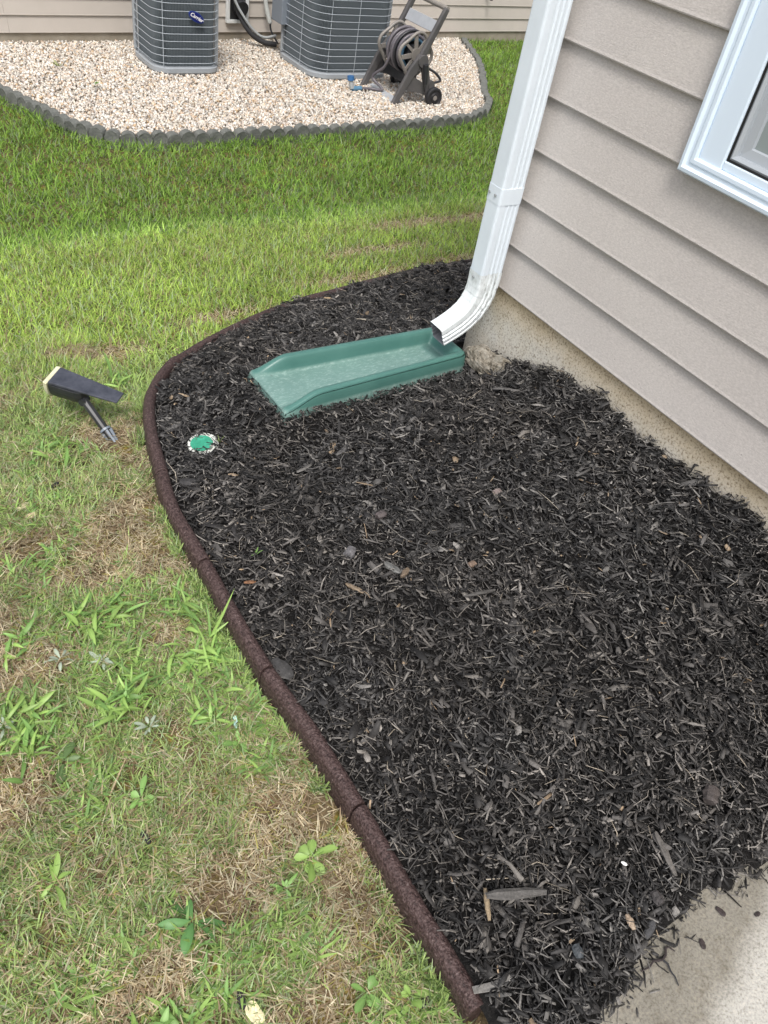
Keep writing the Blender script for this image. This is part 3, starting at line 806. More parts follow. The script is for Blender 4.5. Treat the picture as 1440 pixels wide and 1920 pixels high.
# pipes between vent side and second unit
def at_px(): pass
lines = thing('refrigerant_lines', 'grey conduit and black insulated pipe sagging from the far wall into the second air conditioner', 'pipe', fw_(fl(3.2, 7.1, 0)[0], -.03, -.2))
def lp(o):
    o.matrix_parent_inverse = Matrix.Translation(-lines.location); return o
lp(MB().tube(catmull([(3.215, 7.06, .02), (3.225, 7.02, -.12), (3.30, 6.97, -.25), (3.38, 6.95, -.335), (3.46, 6.93, -.375), (3.56, 6.91, -.355)], 8), .011, 8).build('conduit', M['conduit'], lines, smooth=True))
lp(MB().tube(catmull([(3.235, 7.09, -.05), (3.27, 7.03, -.22), (3.34, 6.97, -.34), (3.44, 6.93, -.405), (3.56, 6.90, -.42)], 8), .021, 8).build('insulated_pipe', M['insul'], lines, smooth=True))
wp = thing('power_conduit', 'pale electrical conduit dropping down the far siding to a black cable', 'conduit', fw_(fl(3.6, 7.1, 0)[0], -.03, -.3))
def wpp(o): o.matrix_parent_inverse = Matrix.Translation(-wp.location); return o
wpp(MB().tube(catmull([(3.525, 7.10, .3), (3.535, 7.10, -.05), (3.545, 7.09, -.18), (3.575, 7.06, -.305)], 6), .019, 8).build('conduit', M['pvc'], wp, smooth=True))
wpp(MB().tube(catmull([(3.573, 7.06, -.29), (3.585, 7.05, -.36), (3.63, 7.0, -.44)], 6), .008, 8).build('cable', M['insul'], wp, smooth=True))

# ------------------------------------------------------------------ hose reel cart
reel = thing('hose_reel_cart', 'grey plastic hose reel cart leaning on its wheels on the gravel', 'hose reel', (4.0, 5.72, -.46))
def rp(o): o.matrix_parent_inverse = Matrix.Translation((-4.0, -5.72, .46)); return o
def limb(pts, y, w0, w1, th=.03):
    """flat tapered limb in the X-Z plane at depth y"""
    P = [Vector((p[0], 0, p[1])) for p in pts]; L = []; Rr = []
    for i, p in enumerate(P):
        t = (P[min(i + 1, len(P) - 1)] - P[max(i - 1, 0)]).normalized(); nn = Vector((-t.z, 0, t.x))
        ww = w0 + (w1 - w0) * i / (len(P) - 1)
        L.append(p + nn * ww / 2); Rr.append(p - nn * ww / 2)
    poly = L + Rr[::-1]
    return MB().prism(poly, (0, y - th / 2, 0), (0, y + th / 2, 0))
for y, lab in ((5.50, 'near'), (5.95, 'far')):
    front = catmull([(3.83, 0, -.49), (3.90, 0, -.37), (3.985, 0, -.22), (4.06, 0, -.135)], 4)
    o = limb([(p.x, p.z) for p in front], y, .035, .085).build('front_leg', M['reel'], reel, bevel=.006); rp(o)
    rear = catmull([(4.065, 0, -.12), (4.10, 0, -.22), (4.14, 0, -.33), (4.185, 0, -.42)], 4)
    o = limb([(p.x, p.z) for p in rear], y, .06, .06).build('rear_leg', M['reel'], reel, bevel=.006); rp(o)
    o = limb([(3.96, -.30), (4.06, -.33), (4.15, -.37)], y, .11, .05, .012).build('gusset', M['reel'], reel); rp(o)
    up = catmull([(4.02, 0, -.20), (4.09, 0, -.06), (4.15, 0, .06), (4.215, 0, .195)], 4)
    yy = y + (.012 if lab == 'near' else -.012)
    o = limb([(p.x, p.z) for p in up], yy, .055, .042, .034).build('handle_arm', M['reel'], reel, bevel=.009); rp(o)
    # boss at the axle
    o = MB().tube([(4.055, y - .028, -.15), (4.055, y + .028, -.15)], .042, 20).build('axle_boss', M['reel'], reel); rp(o)
    # wheel
    wy = y - .03 if lab == 'near' else y + .03
    ring = [(0, .0)]
    pr_ = [(.0, -.020), (.030, -.020), (.034, -.014), (.052, -.014), (.056, -.02), (.068, -.018), (.072, -.010), (.072, .010), (.068, .018), (.056, .02), (.03, .02), (.0, .02)]
    rs = [[(4.20 + rr_ * math.cos(2 * math.pi * k / 28), wy + d_, -.40 + rr_ * math.sin(2 * math.pi * k / 28)) for k in range(28)] for rr_, d_ in pr_]
    wh = rp(MB().rings(rs).build('wheel', M['tyre'], reel))
    MB().tube([(4.20, wy - .024, -.40), (4.20, wy + .024, -.40)], .017, 14).build('hub', M['reel_taupe'], wh).matrix_parent_inverse = Matrix.Translation((-4.0, -5.72, .46)) if False else Matrix.Identity(4)
    # fender knob above wheel
    o = MB().tube([(4.17, y - .02, -.315), (4.17, y + .02, -.315)], .03, 14).build('wheel_fork', M['reel'], reel); rp(o)
rp(MB().tube([(4.20, 5.48, -.40), (4.20, 5.97, -.40)], .012, 10).build('axle', M['reel'], reel))
rp(MB().tube([(4.214, 5.50, .192), (4.214, 5.95, .192)], .017, 10).build('grip', M['reel_taupe'], reel))
rp(MB().prism([(4.135, 0, .03), (4.170, 0, .105), (4.178, 0, .101), (4.143, 0, .026)], (0, 5.535, 0), (0, 5.915, 0)).build('handle_panel', M['reel_light'], reel, bevel=.003))
rp(MB().prism([(3.825, 0, -.475), (3.93, 0, -.445), (3.93, 0, -.430), (3.825, 0, -.460)], (0, 5.52, 0), (0, 5.93, 0)).build('foot_tray', M['reel_light'], reel, bevel=.003))
rp(MB().prism([(4.0, 0, -.34), (4.04, 0, -.34), (4.04, 0, -.26), (4.0, 0, -.26)], (0, 5.515, 0), (0, 5.935, 0)).build('cross_bar', M['black_plastic'], reel, bevel=.003))
AX, AZ = 4.045, -.13
for y in (5.575, 5.865):
    pts = []
    for k in range(61):
        a = 2 * math.pi * k / 60; rr_ = .138 * (1 + .09 * math.cos(4 * a + .6))
        pts.append((AX + rr_ * math.cos(a), y, AZ + rr_ * math.sin(a)))
    dk = rp(MB().tube(pts, .0125, 8, cap=False).build('reel_disc', M['reel_taupe'], reel, smooth=True))
    for k in range(8):
        a = 2 * math.pi * k / 8 + .15
        c_, s2_ = math.cos(a), math.sin(a); wv = .011 if k % 2 else .017
        poly = [(AX + .03 * c_ - wv * s2_, 0, AZ + .03 * s2_ + wv * c_), (AX + .03 * c_ + wv * s2_, 0, AZ + .03 * s2_ - wv * c_), (AX + .128 * c_ + wv * .8 * s2_, 0, AZ + .128 * s2_ - wv * .8 * c_), (AX + .128 * c_ - wv * .8 * s2_, 0, AZ + .128 * s2_ + wv * .8 * c_)]
        MB().prism(poly, (0, y - .006, 0), (0, y + .006, 0)).build('spoke', M['reel_taupe'], dk)
    MB().tube([(AX, y - .012, AZ), (AX, y + .012, AZ)], .045, 20).build('hub', M['reel_taupe'], dk)
rp(MB().tube([(AX, 5.58, AZ), (AX, 5.86, AZ)], .07, 20).build('drum', M['black_plastic'], reel))
# crank recess
rp(MB().tube([(4.07, 5.46, -.165), (4.09, 5.455, -.30)], [.022, .016], 10).build('crank', M['black_plastic'], reel, bevel=.002))
# hose
hz = thing('garden_hose', 'grey and blue garden hose wound on the reel with its end trailing to the gravel', 'hose', (AX, 5.72, AZ))
def hpz(o): o.matrix_parent_inverse = Matrix.Translation((-AX, -5.72, -AZ)); return o
def coil(r, y0, y1, turns, rad, wob=.004, ph=0):
    pts = []; n_ = int(turns * 22)
    for i in range(n_ + 1):
        a = 2 * math.pi * turns * i / n_ + ph; rr_ = r + wob * math.sin(a * .37 + i * .05)
        tri = abs(((i / n_) * 2) % 2 - 1)
        pts.append((AX + rr_ * math.cos(a), y0 + (y1 - y0) * (i / n_) + .004 * math.sin(a * .5), AZ + rr_ * math.sin(a)))
    return pts
hpz(MB().tube(coil(.094, 5.60, 5.84, 10, 0), .0115, 7).build('blue_loops', M['hose_blue'], hz, smooth=True))
hpz(MB().tube(coil(.118, 5.62, 5.80, 7, 0), .0125, 7).build('grey_loops', M['hose'], hz, smooth=True))
hpz(MB().tube(coil(.138, 5.66, 5.76, 3, 0, .008), .0125, 7).build('grey_loops', M['hose'], hz, smooth=True))
hpz(MB().tube(coil(.141, 5.63, 5.70, 1.6, 0, .008, 1.), .0095, 7).build('dark_loops', M['hose_dark'], hz, smooth=True))
hpz(MB().tube(catmull([(AX - .14, 5.70, AZ - .02), (3.89, 5.74, -.26), (3.86, 5.84, -.36), (3.90, 5.74, -.42), (3.84, 5.80, -.435), (3.74, 5.80, -.43)], 8), .011, 8).build('trailing_end', M['hose'], hz, smooth=True))
hpz(MB().tube(catmull([(AX + .12, 5.6, -.22), (4.24, 5.56, -.25), (4.29, 5.54, -.30), (4.22, 5.53, -.315)], 8), .0095, 8).build('loose_loop', M['hose_dark'], hz, smooth=True))
fit = thing('hose_fitting', 'blue plastic hose fitting standing on the gravel at the end of the hose', 'hose fitting', (3.66, 5.80, -.45))
MB().tube([(.08, 0, .02), (.0, 0, .02)], .018, 10).build('sleeve', M['hose_blue'], fit)
MB().tube([(.0, 0, .02), (-.01, .015, .075)], .019, 10).build('body', M['conduit'], fit)
MB().tube([(-.01, .015, .075), (-.012, .018, .105)], .027, 12).build('cap', M['blue'], fit)

# ------------------------------------------------------------------ solar spotlight
spot = thing('solar_spotlight', 'black solar spotlight with a cream lens tilted over on its stake in the lawn', 'spotlight', (.482, 1.765, -.04))
def W2L(p): return Vector(p)
def spp(o): o.matrix_parent_inverse = Matrix.Translation((-.482, -1.765, .04)); return o
a0 = Vector((.398, 1.935, .062)); a1 = Vector((.522, 1.815, .045))     # lens end, panel tip (axis)
ax_ = (a1 - a0).normalized(); upv = Vector((-.05, -.06, .95)); upv = (upv - ax_ * upv.dot(ax_)).normalized(); sd_ = ax_.cross(upv)
def loc(a, b, c): return a0 + ax_ * a + sd_ * b + upv * c
# half-round housing
rs = []
for s_, k in ((.0, 1.0), (.02, 1.02), (.07, .98), (.088, .8), (.094, .5)):
    ring = []
    for j in range(15):
        an = math.pi + math.pi * j / 14
        ring.append(loc(s_, .034 * k * math.cos(an), .014 + .054 * k * math.sin(an)))
    ring.append(loc(s_, .034 * k, .016)); ring.append(loc(s_, -.034 * k, .016)); rs.append(ring)
spp(MB().rings(rs).build('housing', M['black_plastic'], spot, bevel=.001))
rs = []
for s_, k in ((-.013, 1.0), (-.001, 1.08)):
    ring = []
    for j in range(15):
        an = math.pi + math.pi * j / 14; ring.append(loc(s_, .036 * k * math.cos(an), .014 + .055 * k * math.sin(an)))
    ring.append(loc(s_, .037 * k, .022)); ring.append(loc(s_, -.037 * k, .022)); rs.append(ring)
spp(MB().rings(rs).build('lens_ring', M['cream'], spot, bevel=.002))
v = [loc(.0, -.035, .0165), loc(.0, .035, .0165), loc(.185, .022, .0165), loc(.185, -.022, .0165), loc(.0, -.035, .026), loc(.0, .035, .026), loc(.185, .022, .022), loc(.185, -.022, .022)]
spp(MB().add(v, [(3, 2, 1, 0), (4, 5, 6, 7), (0, 1, 5, 4), (1, 2, 6, 5), (2, 3, 7, 6), (3, 0, 4, 7)]).build('solar_panel', M['solar'], spot, bevel=.003))
piv = Vector((.452, 1.865, .035)); bs_ = Vector((.487, 1.766, -.030))
spp(MB().tube([piv + Vector((-.004, .008, .012)), piv, bs_.lerp(piv, .35), bs_], [.012, .0115, .0105, .009], 10).build('arm', M['black_plastic'], spot))
d_ = (bs_ - piv).normalized()
spp(MB().tube([piv - sd_ * .013, piv + sd_ * .013], .011, 12).build('hinge', M['black_plastic'], spot))
spp(MB().tube([bs_ - d_ * .030, bs_ - d_ * .024], .016, 14).build('collar', M['stake_grey'], spot))
for q in (0, 90):
    p_ = d_.cross(Vector((math.cos(R(q)), math.sin(R(q)), .2))).normalized()
    c0_ = bs_ - d_ * .022
    v = [c0_ + p_ * .017, c0_ - p_ * .017, bs_ + d_ * .03 - p_ * .010, bs_ + d_ * .03 + p_ * .010]; th = d_.cross(p_) * .0025
    spp(MB().add([x_ + th for x_ in v] + [x_ - th for x_ in v], [(0, 1, 2, 3), (7, 6, 5, 4), (0, 4, 5, 1), (1, 5, 6, 2), (2, 6, 7, 3), (3, 7, 4, 0)]).build('stake_fin', M['stake_grey'], spot))

# ------------------------------------------------------------------ valve cap in the mulch
vc = thing('drain_cap', 'round green and white drain cap half buried in the mulch', 'drain cap', (.667, 1.577, float(MZ(.667, 1.577)) + .011), 0)
vc.rotation_euler = (.05, -.12, 0)
MB().tube([(0, 0, -.02), (0, 0, .004)], .040, 28).build('ring', M['valve_white'], vc, bevel=.002)
MB().tube([(-.004, .0, .0045), (-.004, .0, .007)], .029, 28).build('lid', M['valve_green'], vc, bevel=.002)

# ------------------------------------------------------------------ shredded bark mulch
def shreds(name, P, az, pitch, L, W, T, curve, col, m):
    n = len(P)
    d = np.stack([np.cos(az) * np.cos(pitch), np.sin(az) * np.cos(pitch), np.sin(pitch)], -1)
    s = np.stack([-np.sin(az), np.cos(az), np.zeros(n)], -1)
    u = np.cross(d, s); roll = rng.uniform(-.7, .7, n)[:, None]
    s2 = s * np.cos(roll) + u * np.sin(roll); u2 = -s * np.sin(roll) + u * np.cos(roll)
    V = np.empty((n, 9, 3)); k = 0
    for i, (t, wv) in enumerate(((-.5, .72), (0.05, 1.), (.5, .6))):
        c = P + d * (L * t)[:, None] + s2 * (curve * L * (0.25 - t * t))[:, None] + u2 * (rng.uniform(-.06, .06, n) * L)[:, None]
        ww = W * wv * rng.uniform(.45, 1.3, n)
        V[:, k] = c + s2 * (ww / 2)[:, None]; V[:, k + 1] = c - s2 * (ww / 2)[:, None]; V[:, k + 2] = c + u2 * (T * wv)[:, None] * -1 + s2 * (ww * rng.uniform(-.3, .3, n))[:, None]
        V[:, k + 2] = c + s2 * (ww * rng.uniform(-.25, .25, n))[:, None] + u2 * (T * (wv * .6 + .4))[:, None]
        k += 3
    f = []
    for i in (0, 3):
        for a, b in ((1, 2), (2, 0)):
            f.append((i + b, i + a, i + a + 3)); f.append((i + b, i + a + 3, i + b + 3))
    f.append((0, 1, 2)); f.append((8, 7, 6))
    F = (np.array(f)[None] + 9 * np.arange(n)[:, None, None]).reshape(-1, 3)
    shade = rng.uniform(.75, 1.15, (n, 9, 1))
    return fast_mesh(name, V.reshape(-1, 3), F, m, (col[:, None] * shade).reshape(-1, 3))
def bed_points(n, spill=.0):
    x = rng.uniform(.46, 3.0, n); y = rng.uniform(-.2, 2.50, n)
    ok = (x > xleft(y) + .034) & ((x < 1.573) | (y > 1.70)) & (y > mulch_front(x) - spill * rng.random(n) ** 4) & ((x < 2.3) | (rng.random(n) < .3))
    ok &= ~((x > .86) & (x < 1.46) & (y > 1.515 + (x - .86) * .063) & (y < 1.705 + (x - .86) * .063))
    ok &= ~((x - .669) ** 2 / .031 ** 2 + (y - 1.577) ** 2 / .025 ** 2 < 1)
    ok &= y > (x - 1.1) * 1.05 - .17
    return x[ok], y[ok]
def mulch_layer(name, n, Lr, Wr, Tr, lift, pal, pp, pitch_s=.25, spill=.05, curve=.5):
    x, y = bed_points(n, spill); n = len(x)
    front = y < mulch_front(x)
    z = np.where(front & (x > .555), .0615, MZ(x, y)) + np.where(front, .001, lift * rng.random(n))
    L = Lr[0] + (Lr[1] - Lr[0]) * rng.random(n) ** 2.2; Wd = Wr[0] + (Wr[1] - Wr[0]) * rng.random(n) ** 1.6
    c = np.array(pal)[rng.choice(len(pal), n, p=pp)] * rng.uniform(.6, 1.3, (n, 1))
    patch = (.55 + .9 * fbm(x * 5, y * 5, 3))[:, None] * np.where((fbm(x * 3 + 8, y * 3, 3) > .55)[:, None], np.array([1.03, 1.0, .97]), np.array([1, 1, 1.]))
    return shreds(name, np.stack([x, y, z], -1), rng.uniform(0, 2 * np.pi, n), rng.normal(0, pitch_s * 1.3, n) * np.where(front, .15, 1), L, Wd, Tr * rng.uniform(.5, 1.2, n), rng.normal(0, curve, n), c * patch, M['mulch'])
dark = [(.010, .0096, .0095), (.033, .0315, .031), (.092, .088, .085), (.2, .19, .178), (.33, .25, .17)]
A = mulch_layer('mulch', 190000, (.005, .042), (.0013, .0056), .0024, .019, dark, [.36, .31, .22, .105, .005])
tag(A, 'loose black shredded bark mulch filling the curved bed', 'mulch', kind='stuff')
B = mulch_layer('mulch_chips', 19000, (.010, .06), (.004, .016), .005, .018, dark, [.34, .38, .22, .055, .005], .32, .03, .2)
tag(B, 'broader black bark chips scattered through the mulch bed', 'mulch', kind='stuff')
Cc = mulch_layer('mulch_fibres', 9000, (.03, .085), (.001, .0022), .001, .019, [(.12, .115, .11), (.22, .205, .185), (.36, .32, .26)], [.55, .36, .09], .12, .04, .45)
tag(Cc, 'thin grey bark fibres lying across the mulch bed', 'mulch', kind='stuff')

# ------------------------------------------------------------------ grass
def blades(name, P, az, L, W, tilt, bend, col, m, seg=2, twist=.6):
    n = len(P); K = seg * 2 + 1
    V = np.empty((n, K, 3)); p = P.copy(); tw = az + np.pi / 2 + rng.uniform(-twist, twist, n)
    sd = np.stack([np.cos(tw), np.sin(tw), np.zeros(n)], -1); hd = np.stack([np.cos(az), np.sin(az), np.zeros(n)], -1)
    for i in range(seg + 1):
        t = i / seg
        if i > 0:
            a = tilt + bend * (t - .5 / seg)
            p = p + (hd * np.sin(a)[:, None] + np.array([0, 0, 1.]) * np.cos(a)[:, None]) * (L / seg)[:, None]
        wv = W * (1 - .35 * t) * .5
        if i < seg: V[:, 2 * i] = p - sd * wv[:, None]; V[:, 2 * i + 1] = p + sd * wv[:, None]
        else: V[:, 2 * seg] = p
    f = []
    for i in range(seg - 1):
        a = 2 * i; f += [(a, a + 1, a + 3), (a, a + 3, a + 2)]
    f.append((2 * seg - 2, 2 * seg - 1, 2 * seg))
    F = (np.array(f)[None] + K * np.arange(n)[:, None, None]).reshape(-1, 3)
    shade = rng.uniform(.92, 1.08, (n, K, 1))
    return fast_mesh(name, V.reshape(-1, 3), F, m, (col[:, None] * shade).reshape(-1, 3))
def lawn_ok(x, y):
    ok = ~((x > xleft(y) - .006) & (y < 2.515)) | (y < -.3)
    ok &= ~((x > xleft(np.minimum(y, 2.44)) - .004) & (y < 2.515) & (y > 2.0))
    ok &= ~((x > .5) & (y < 2.40))
    ok = (~((x > xleft(y) - .002) & (y < 2.517)))
    ok &= ((x - .487) ** 2 + (y - 1.765) ** 2 > .024 ** 2) & ((x - .495) ** 2 + (y - 1.735) ** 2 > .02 ** 2)
    ok &= ~inpoly(x, y, gp_out) & (y < 6.87 + (x + .506) * .0737)
    return ok
gp_out = np.array([(p.x, p.y) for p in catmull([(x, y, 0) for x, y in BR], 4)] + [(5.8, 7.6), (.7, 7.6), (.7, 6.8)])
BARE = [(.41, 1.44, .10, .05), (.43, 1.27, .07, .07), (.37, 1.05, .08, .06), (.36, 1.36, .12, .06), (.2, 1.45, .1, .06), (.40, .58, .1, .09), (.29, .53, .1, .06), (.12, .45, .07, .06),
        (.13, 1.10, .1, .06), (.03, .84, .07, .06), (.44, .40, .05, .1), (.48, 1.765, .09, .075), (.44, 1.80, .09, .06), (2.6, 3.3, .38, .09), (2.95, 3.27, .3, .10), (2.45, 2.66, .5, .07), (1.84, 2.62, .3, .07),
        (.62, 2.30, .16, .06), (1.1, 2.45, .16, .05), (.2, 2.05, .12, .07), (.05, 1.2, .08, .1), (.3, .3, .08, .05), (2.1, 2.95, .3, .07), (.25, 1.28, .1, .05)]
def bare(x, y):
    b = np.zeros_like(x)
    for bx, by, rx, ry in BARE:
        d = ((x - bx) / rx) ** 2 + ((y - by) / ry) ** 2
        b = np.maximum(b, np.exp(-d * .9))
    b = b * (.45 + 1.1 * fbm(x * 16, y * 16, 3)) + (fbm(x * 8 + 3, y * 8, 4) - .52) * 1.5 * sst(3.0 - y, 0, 1.2)
    return np.clip(b, 0, 1)
def soil(x, y):
    return (sst(fbm(x * 19 + 7, y * 19 + 2, 3), .56, .66) + sst(fbm(x * 45 + 2, y * 45 + 9, 2), .68, .8)) * sst(2.6 - y, 0, .8)
def lawn_colour(x, y, n):
    g1 = np.array([.41, .53, .21]); g2 = np.array([.44, .60, .13]); g3 = np.array([.235, .40, .065]); tan = np.array([.42, .33, .2]); olive = np.array([.2, .24, .08])
    yw = y + .25 * (fbm(x * 1.5, y * 2 + 5, 3) - .5); far = sst(yw, 3.4, 3.7)[:, None]; mid = sst(y, 1.8, 2.5)[:, None] * (1 - far)
    c = g1 * (1 - mid) * (1 - far) + g2 * mid + g3 * far
    t = fbm(x * 3.1, y * 3.1, 3)[:, None]
    c = c * (.7 + .6 * t) + (g2 - c) * .35 * (rng.random((n, 1)) ** 2)
    u = rng.random(n)
    blue = u < .16; c[blue] = np.array([.42, .52, .3]) * (1 - .4 * far[blue])
    dk = (u > .16) & (u < .36); c[dk] *= np.array([.36, .45, .36])
    return c * rng.uniform(.7, 1.3, (n, 1))
# near lawn: fine bermuda blades + dead thatch
def near_pts(n):
    x = rng.uniform(-.5, .62, n); y = rng.uniform(-.1, 2.5, n)
    ok = lawn_ok(x, y) & (x > -.23 + (y - .5) * .235) & (y > .36 - (x + .09) * .6)
    return x[ok], y[ok]
x, y = near_pts(225000)
b = bare(x, y); ok = rng.random(len(x)) < (1 - .95 * sst(b, .22, .55)) * (1 - .8 * np.clip(soil(x, y), 0, 1)); x, y = x[ok], y[ok]; n = len(x)
az = rng.uniform(0, 2 * np.pi, n) * .8 + 6 * fbm(x * 9, y * 9, 2)
c = lawn_colour(x, y, n)
g = blades('grass', np.stack([x, y, gz(x, y)], -1), az, rng.uniform(.016, .05, n), rng.uniform(.0014, .0032, n), rng.uniform(.2, 1.4, n), rng.uniform(.1, 1.2, n), c, M['grass'], 2)
tag(g, 'thin patchy green lawn grass in front of the rubber edging', 'grass', kind='stuff')
x, y = near_pts(210000)
b = bare(x, y); ok = rng.random(len(x)) < (.5 + .5 * sst(b, .1, .5)) * (1 - .8 * np.clip(soil(x, y), 0, 1)); x, y = x[ok], y[ok]; n = len(x)
pal = np.array([(.66, .56, .38), (.52, .41, .26), (.76, .69, .5), (.3, .21, .13), (.42, .38, .12)])
c = pal[rng.choice(5, n, p=[.30, .2, .2, .22, .08])] * rng.uniform(.6, 1.2, (n, 1)) * (.62 + .7 * fbm(x * 18, y * 18, 3))[:, None]
g = blades('dead_grass', np.stack([x, y, gz(x, y) + rng.uniform(.0, .016, n)], -1), rng.uniform(0, 6.283, n), rng.uniform(.012, .038, n), rng.uniform(.0012, .0026, n), rng.uniform(1.1, 1.65, n), rng.uniform(-.3, .25, n), c, M['grass'], 2)
tag(g, 'dry tan thatch lying in the bare patches of the near lawn', 'grass', kind='stuff')
# middle and far lawn
def band(name, label, x0, x1, y0, y1, n, Lr, Wr, dead=.12, tall=None):
    x = rng.uniform(x0, x1, n); y = rng.uniform(y0, y1, n)
    ok = lawn_ok(x, y) & (x < .9 + 1.05 * (y + .6)) & (x > -.35 + (y - 2) * .13)
    x, y = x[ok], y[ok]; b = bare(x, y); ok = rng.random(len(x)) < (1 - .88 * sst(b, .25, .65)); x, y = x[ok], y[ok]; n = len(x)
    c = lawn_colour(x, y, n)
    dd = rng.random(n) < dead * (1 + 2.5 * b[ok]) * (1 - .7 * sst(y, 3.4, 3.9))
    c[dd] = np.array([.42, .35, .2]) * rng.uniform(.7, 1.2, (dd.sum(), 1))
    L = rng.uniform(*Lr, n)
    if tall is not None: L = L * (.55 + .9 * fbm(x * 4, y * 4, 3))
    g = blades(name, np.stack([x, y, gz(x, y)], -1), rng.uniform(0, 6.283, n), L, rng.uniform(*Wr, n) * 1.15, rng.uniform(.15, 1.05, n), rng.uniform(.2, 1.2, n), c, M['grass'], 2)
    tag(g, label, 'grass', kind='stuff')
band('grass', 'light yellow green lawn grass beyond the curve of the edging', -.5, 3.6, 1.9, 3.75, 125000, (.025, .06), (.002, .0042), .13)
band('grass', 'thicker deep green lawn grass in front of the gravel bed', -.2, 7.0, 3.55, 7.4, 170000, (.03, .07), (.003, .006), .04, 1)
# thatch in the middle band's worn spots
x = rng.uniform(0, 3.4, 60000); y = rng.uniform(1.9, 3.6, 60000); ok = lawn_ok(x, y) & (bare(x, y) > .25 + .3 * rng.random(60000)); x, y = x[ok], y[ok]; n = len(x)
c = pal[rng.choice(5, n, p=[.34, .25, .3, .06, .05])] * rng.uniform(.7, 1.2, (n, 1))
g = blades('dead_grass', np.stack([x, y, gz(x, y) + .003], -1), rng.uniform(0, 6.283, n), rng.uniform(.02, .05, n), rng.uniform(.0015, .0035, n), rng.uniform(1.1, 1.6, n), rng.uniform(-.3, .25, n), c, M['grass'], 2)
tag(g, 'dry tan grass in the worn strip beyond the edging', 'grass', kind='stuff')

yy = rng.uniform(.2, 2.4, 6500); xx = xleft(yy) - .002 - np.abs(rng.normal(0, .012, 6500))
ok = fbm(xx * 3 + 40, yy * 9, 3) > .5; xx, yy = xx[ok], yy[ok]; n = len(xx)
g = blades('grass', np.stack([xx, yy, gz(xx, yy)], -1), rng.uniform(0, 6.283, n), rng.uniform(.018, .05, n), rng.uniform(.0016, .0036, n), rng.uniform(.0, .7, n), rng.uniform(.1, 1.2, n), lawn_colour(xx, yy, n), M['grass'], 3)
tag(g, 'longer grass blades fringing the foot of the rubber edging', 'grass', kind='stuff')
n = 16000; x = rng.uniform(-.2, .5, n); y = rng.uniform(.1, 1.9, n)
pm = fbm(x * 7 + 60, y * 7 + 3, 3) + .22 * np.exp(-((y - 1.0) / .22) ** 2)
ok = lawn_ok(x, y) & (pm > .60) & (bare(x, y) < .5); x, y = x[ok], y[ok]; n = len(x)
cc = np.where(rng.random((n, 1)) < .6, np.array([[.35, .52, .15]]), np.array([[.25, .42, .14]])) * rng.uniform(.7, 1.25, (n, 1))
g = blades('crabgrass', np.stack([x, y, gz(x, y) + .004], -1), rng.uniform(0, 6.283, n), rng.uniform(.018, .05, n), rng.uniform(.003, .0072, n), rng.uniform(.5, 1.45, n), rng.uniform(.2, 1.3, n), cc, M['grass'], 3, .3)
tag(g, 'broad bladed bright crabgrass spreading through the near turf', 'crabgrass', kind='stuff')
0 and print('TRIS', sum(len(o.data.polygons) for o in C.objects if o.type == 'MESH' and o.get('kind') == 'stuff'))

# ------------------------------------------------------------------ single weeds
def leaf_mesh(L, W, cup=.3, droop=.5, point=1.0, nseg=6, wavy=0.0, base_h=.6):
    V = []; F = []; p = Vector((0, 0, 0)); a = base_h
    for i in range(nseg + 1):
        t = i / nseg
        wv = W * .5 * (math.sin(math.pi * min(t ** point * .96 + .04, 1)) ** .75) if point != 0 else W * .5 * (1 - t) ** .6
        if i: p = p + Vector((math.cos(a), 0, math.sin(a))) * (L / nseg); a -= droop / nseg
        wz = wavy * math.sin(t * 14)
        V += [(p.x, -wv, p.z + wv * cup + wz), (p.x, 0, p.z), (p.x, wv, p.z + wv * cup - wz)]
    for i in range(nseg):
        for j in (0, 1):
            q = i * 3 + j; F.append((q, q + 3, q + 4, q + 1))
    return V, F
def leaf_data(name, V, F, col):
    me = bpy.data.meshes.new(name); me.from_pydata(V, [], F); me.update()
    a = me.color_attributes.new('tint', 'FLOAT_COLOR', 'POINT')
    for i in range(len(V)):
        k = 1.25 if i % 3 == 1 else 1.0
        a.data[i].color = (col[0] * k, col[1] * k, col[2] * k, 1)
    me.materials.append(M['leaf']); me.polygons.foreach_set('use_smooth', [True] * len(F)); return me
def plant(name, label, cat, x, y, spec, group=None, z=None, rz=0):
    """spec: list of (azimuth deg, length, width, lift, droop, colour, offset)"""
    t = thing(name, label, cat, (x, y, (float(gz(x, y)) if z is None else z)), rz, group)
    for az_, L, Wd, lift, droop, col, off, pt in spec:
        V, F = leaf_mesh(L, Wd, .25, droop, pt, 6, .0, lift)
        o = bpy.data.objects.new('leaf', leaf_data('leaf', V, F, col)); link(o, t)
        o.rotation_euler = (random.uniform(-.6, .6), random.uniform(-.25, .2), R(az_)); o.scale = (random.uniform(.6, 1.15),) * 3; oa = R(az_) if off < .004 else random.uniform(0, 6.28)
        o.location = (off * math.cos(oa), off * math.sin(oa), .010 + random.uniform(0, .012))
    return t
def rosette(n, L, Wd, col, lift=.45, droop=.7, pt=1.6, jit=.45):
    L *= .82; Wd *= .82
    out = []
    for i in range(n):
        k = random.uniform(1 - jit, 1 + jit); cv = random.uniform(.8, 1.2)
        out.append((360 * i / n + random.uniform(-34, 34), L * k, Wd * random.uniform(.8, 1.15), lift * random.uniform(.3, 1.8), droop * random.uniform(.7, 1.3), tuple(q * cv for q in col), .003, pt))
    return out
GB = (.20, .35, .10); GY = (.29, .44, .12); GD = (.10, .22, .07); SV = (.42, .46, .38)
plant('broadleaf_weed', 'bright green broadleaf weed with rounded leaves in the bare patch beside the edging', 'weed', .405, .497, rosette(9, .05, .022, GY, .35, .6, 1.8))
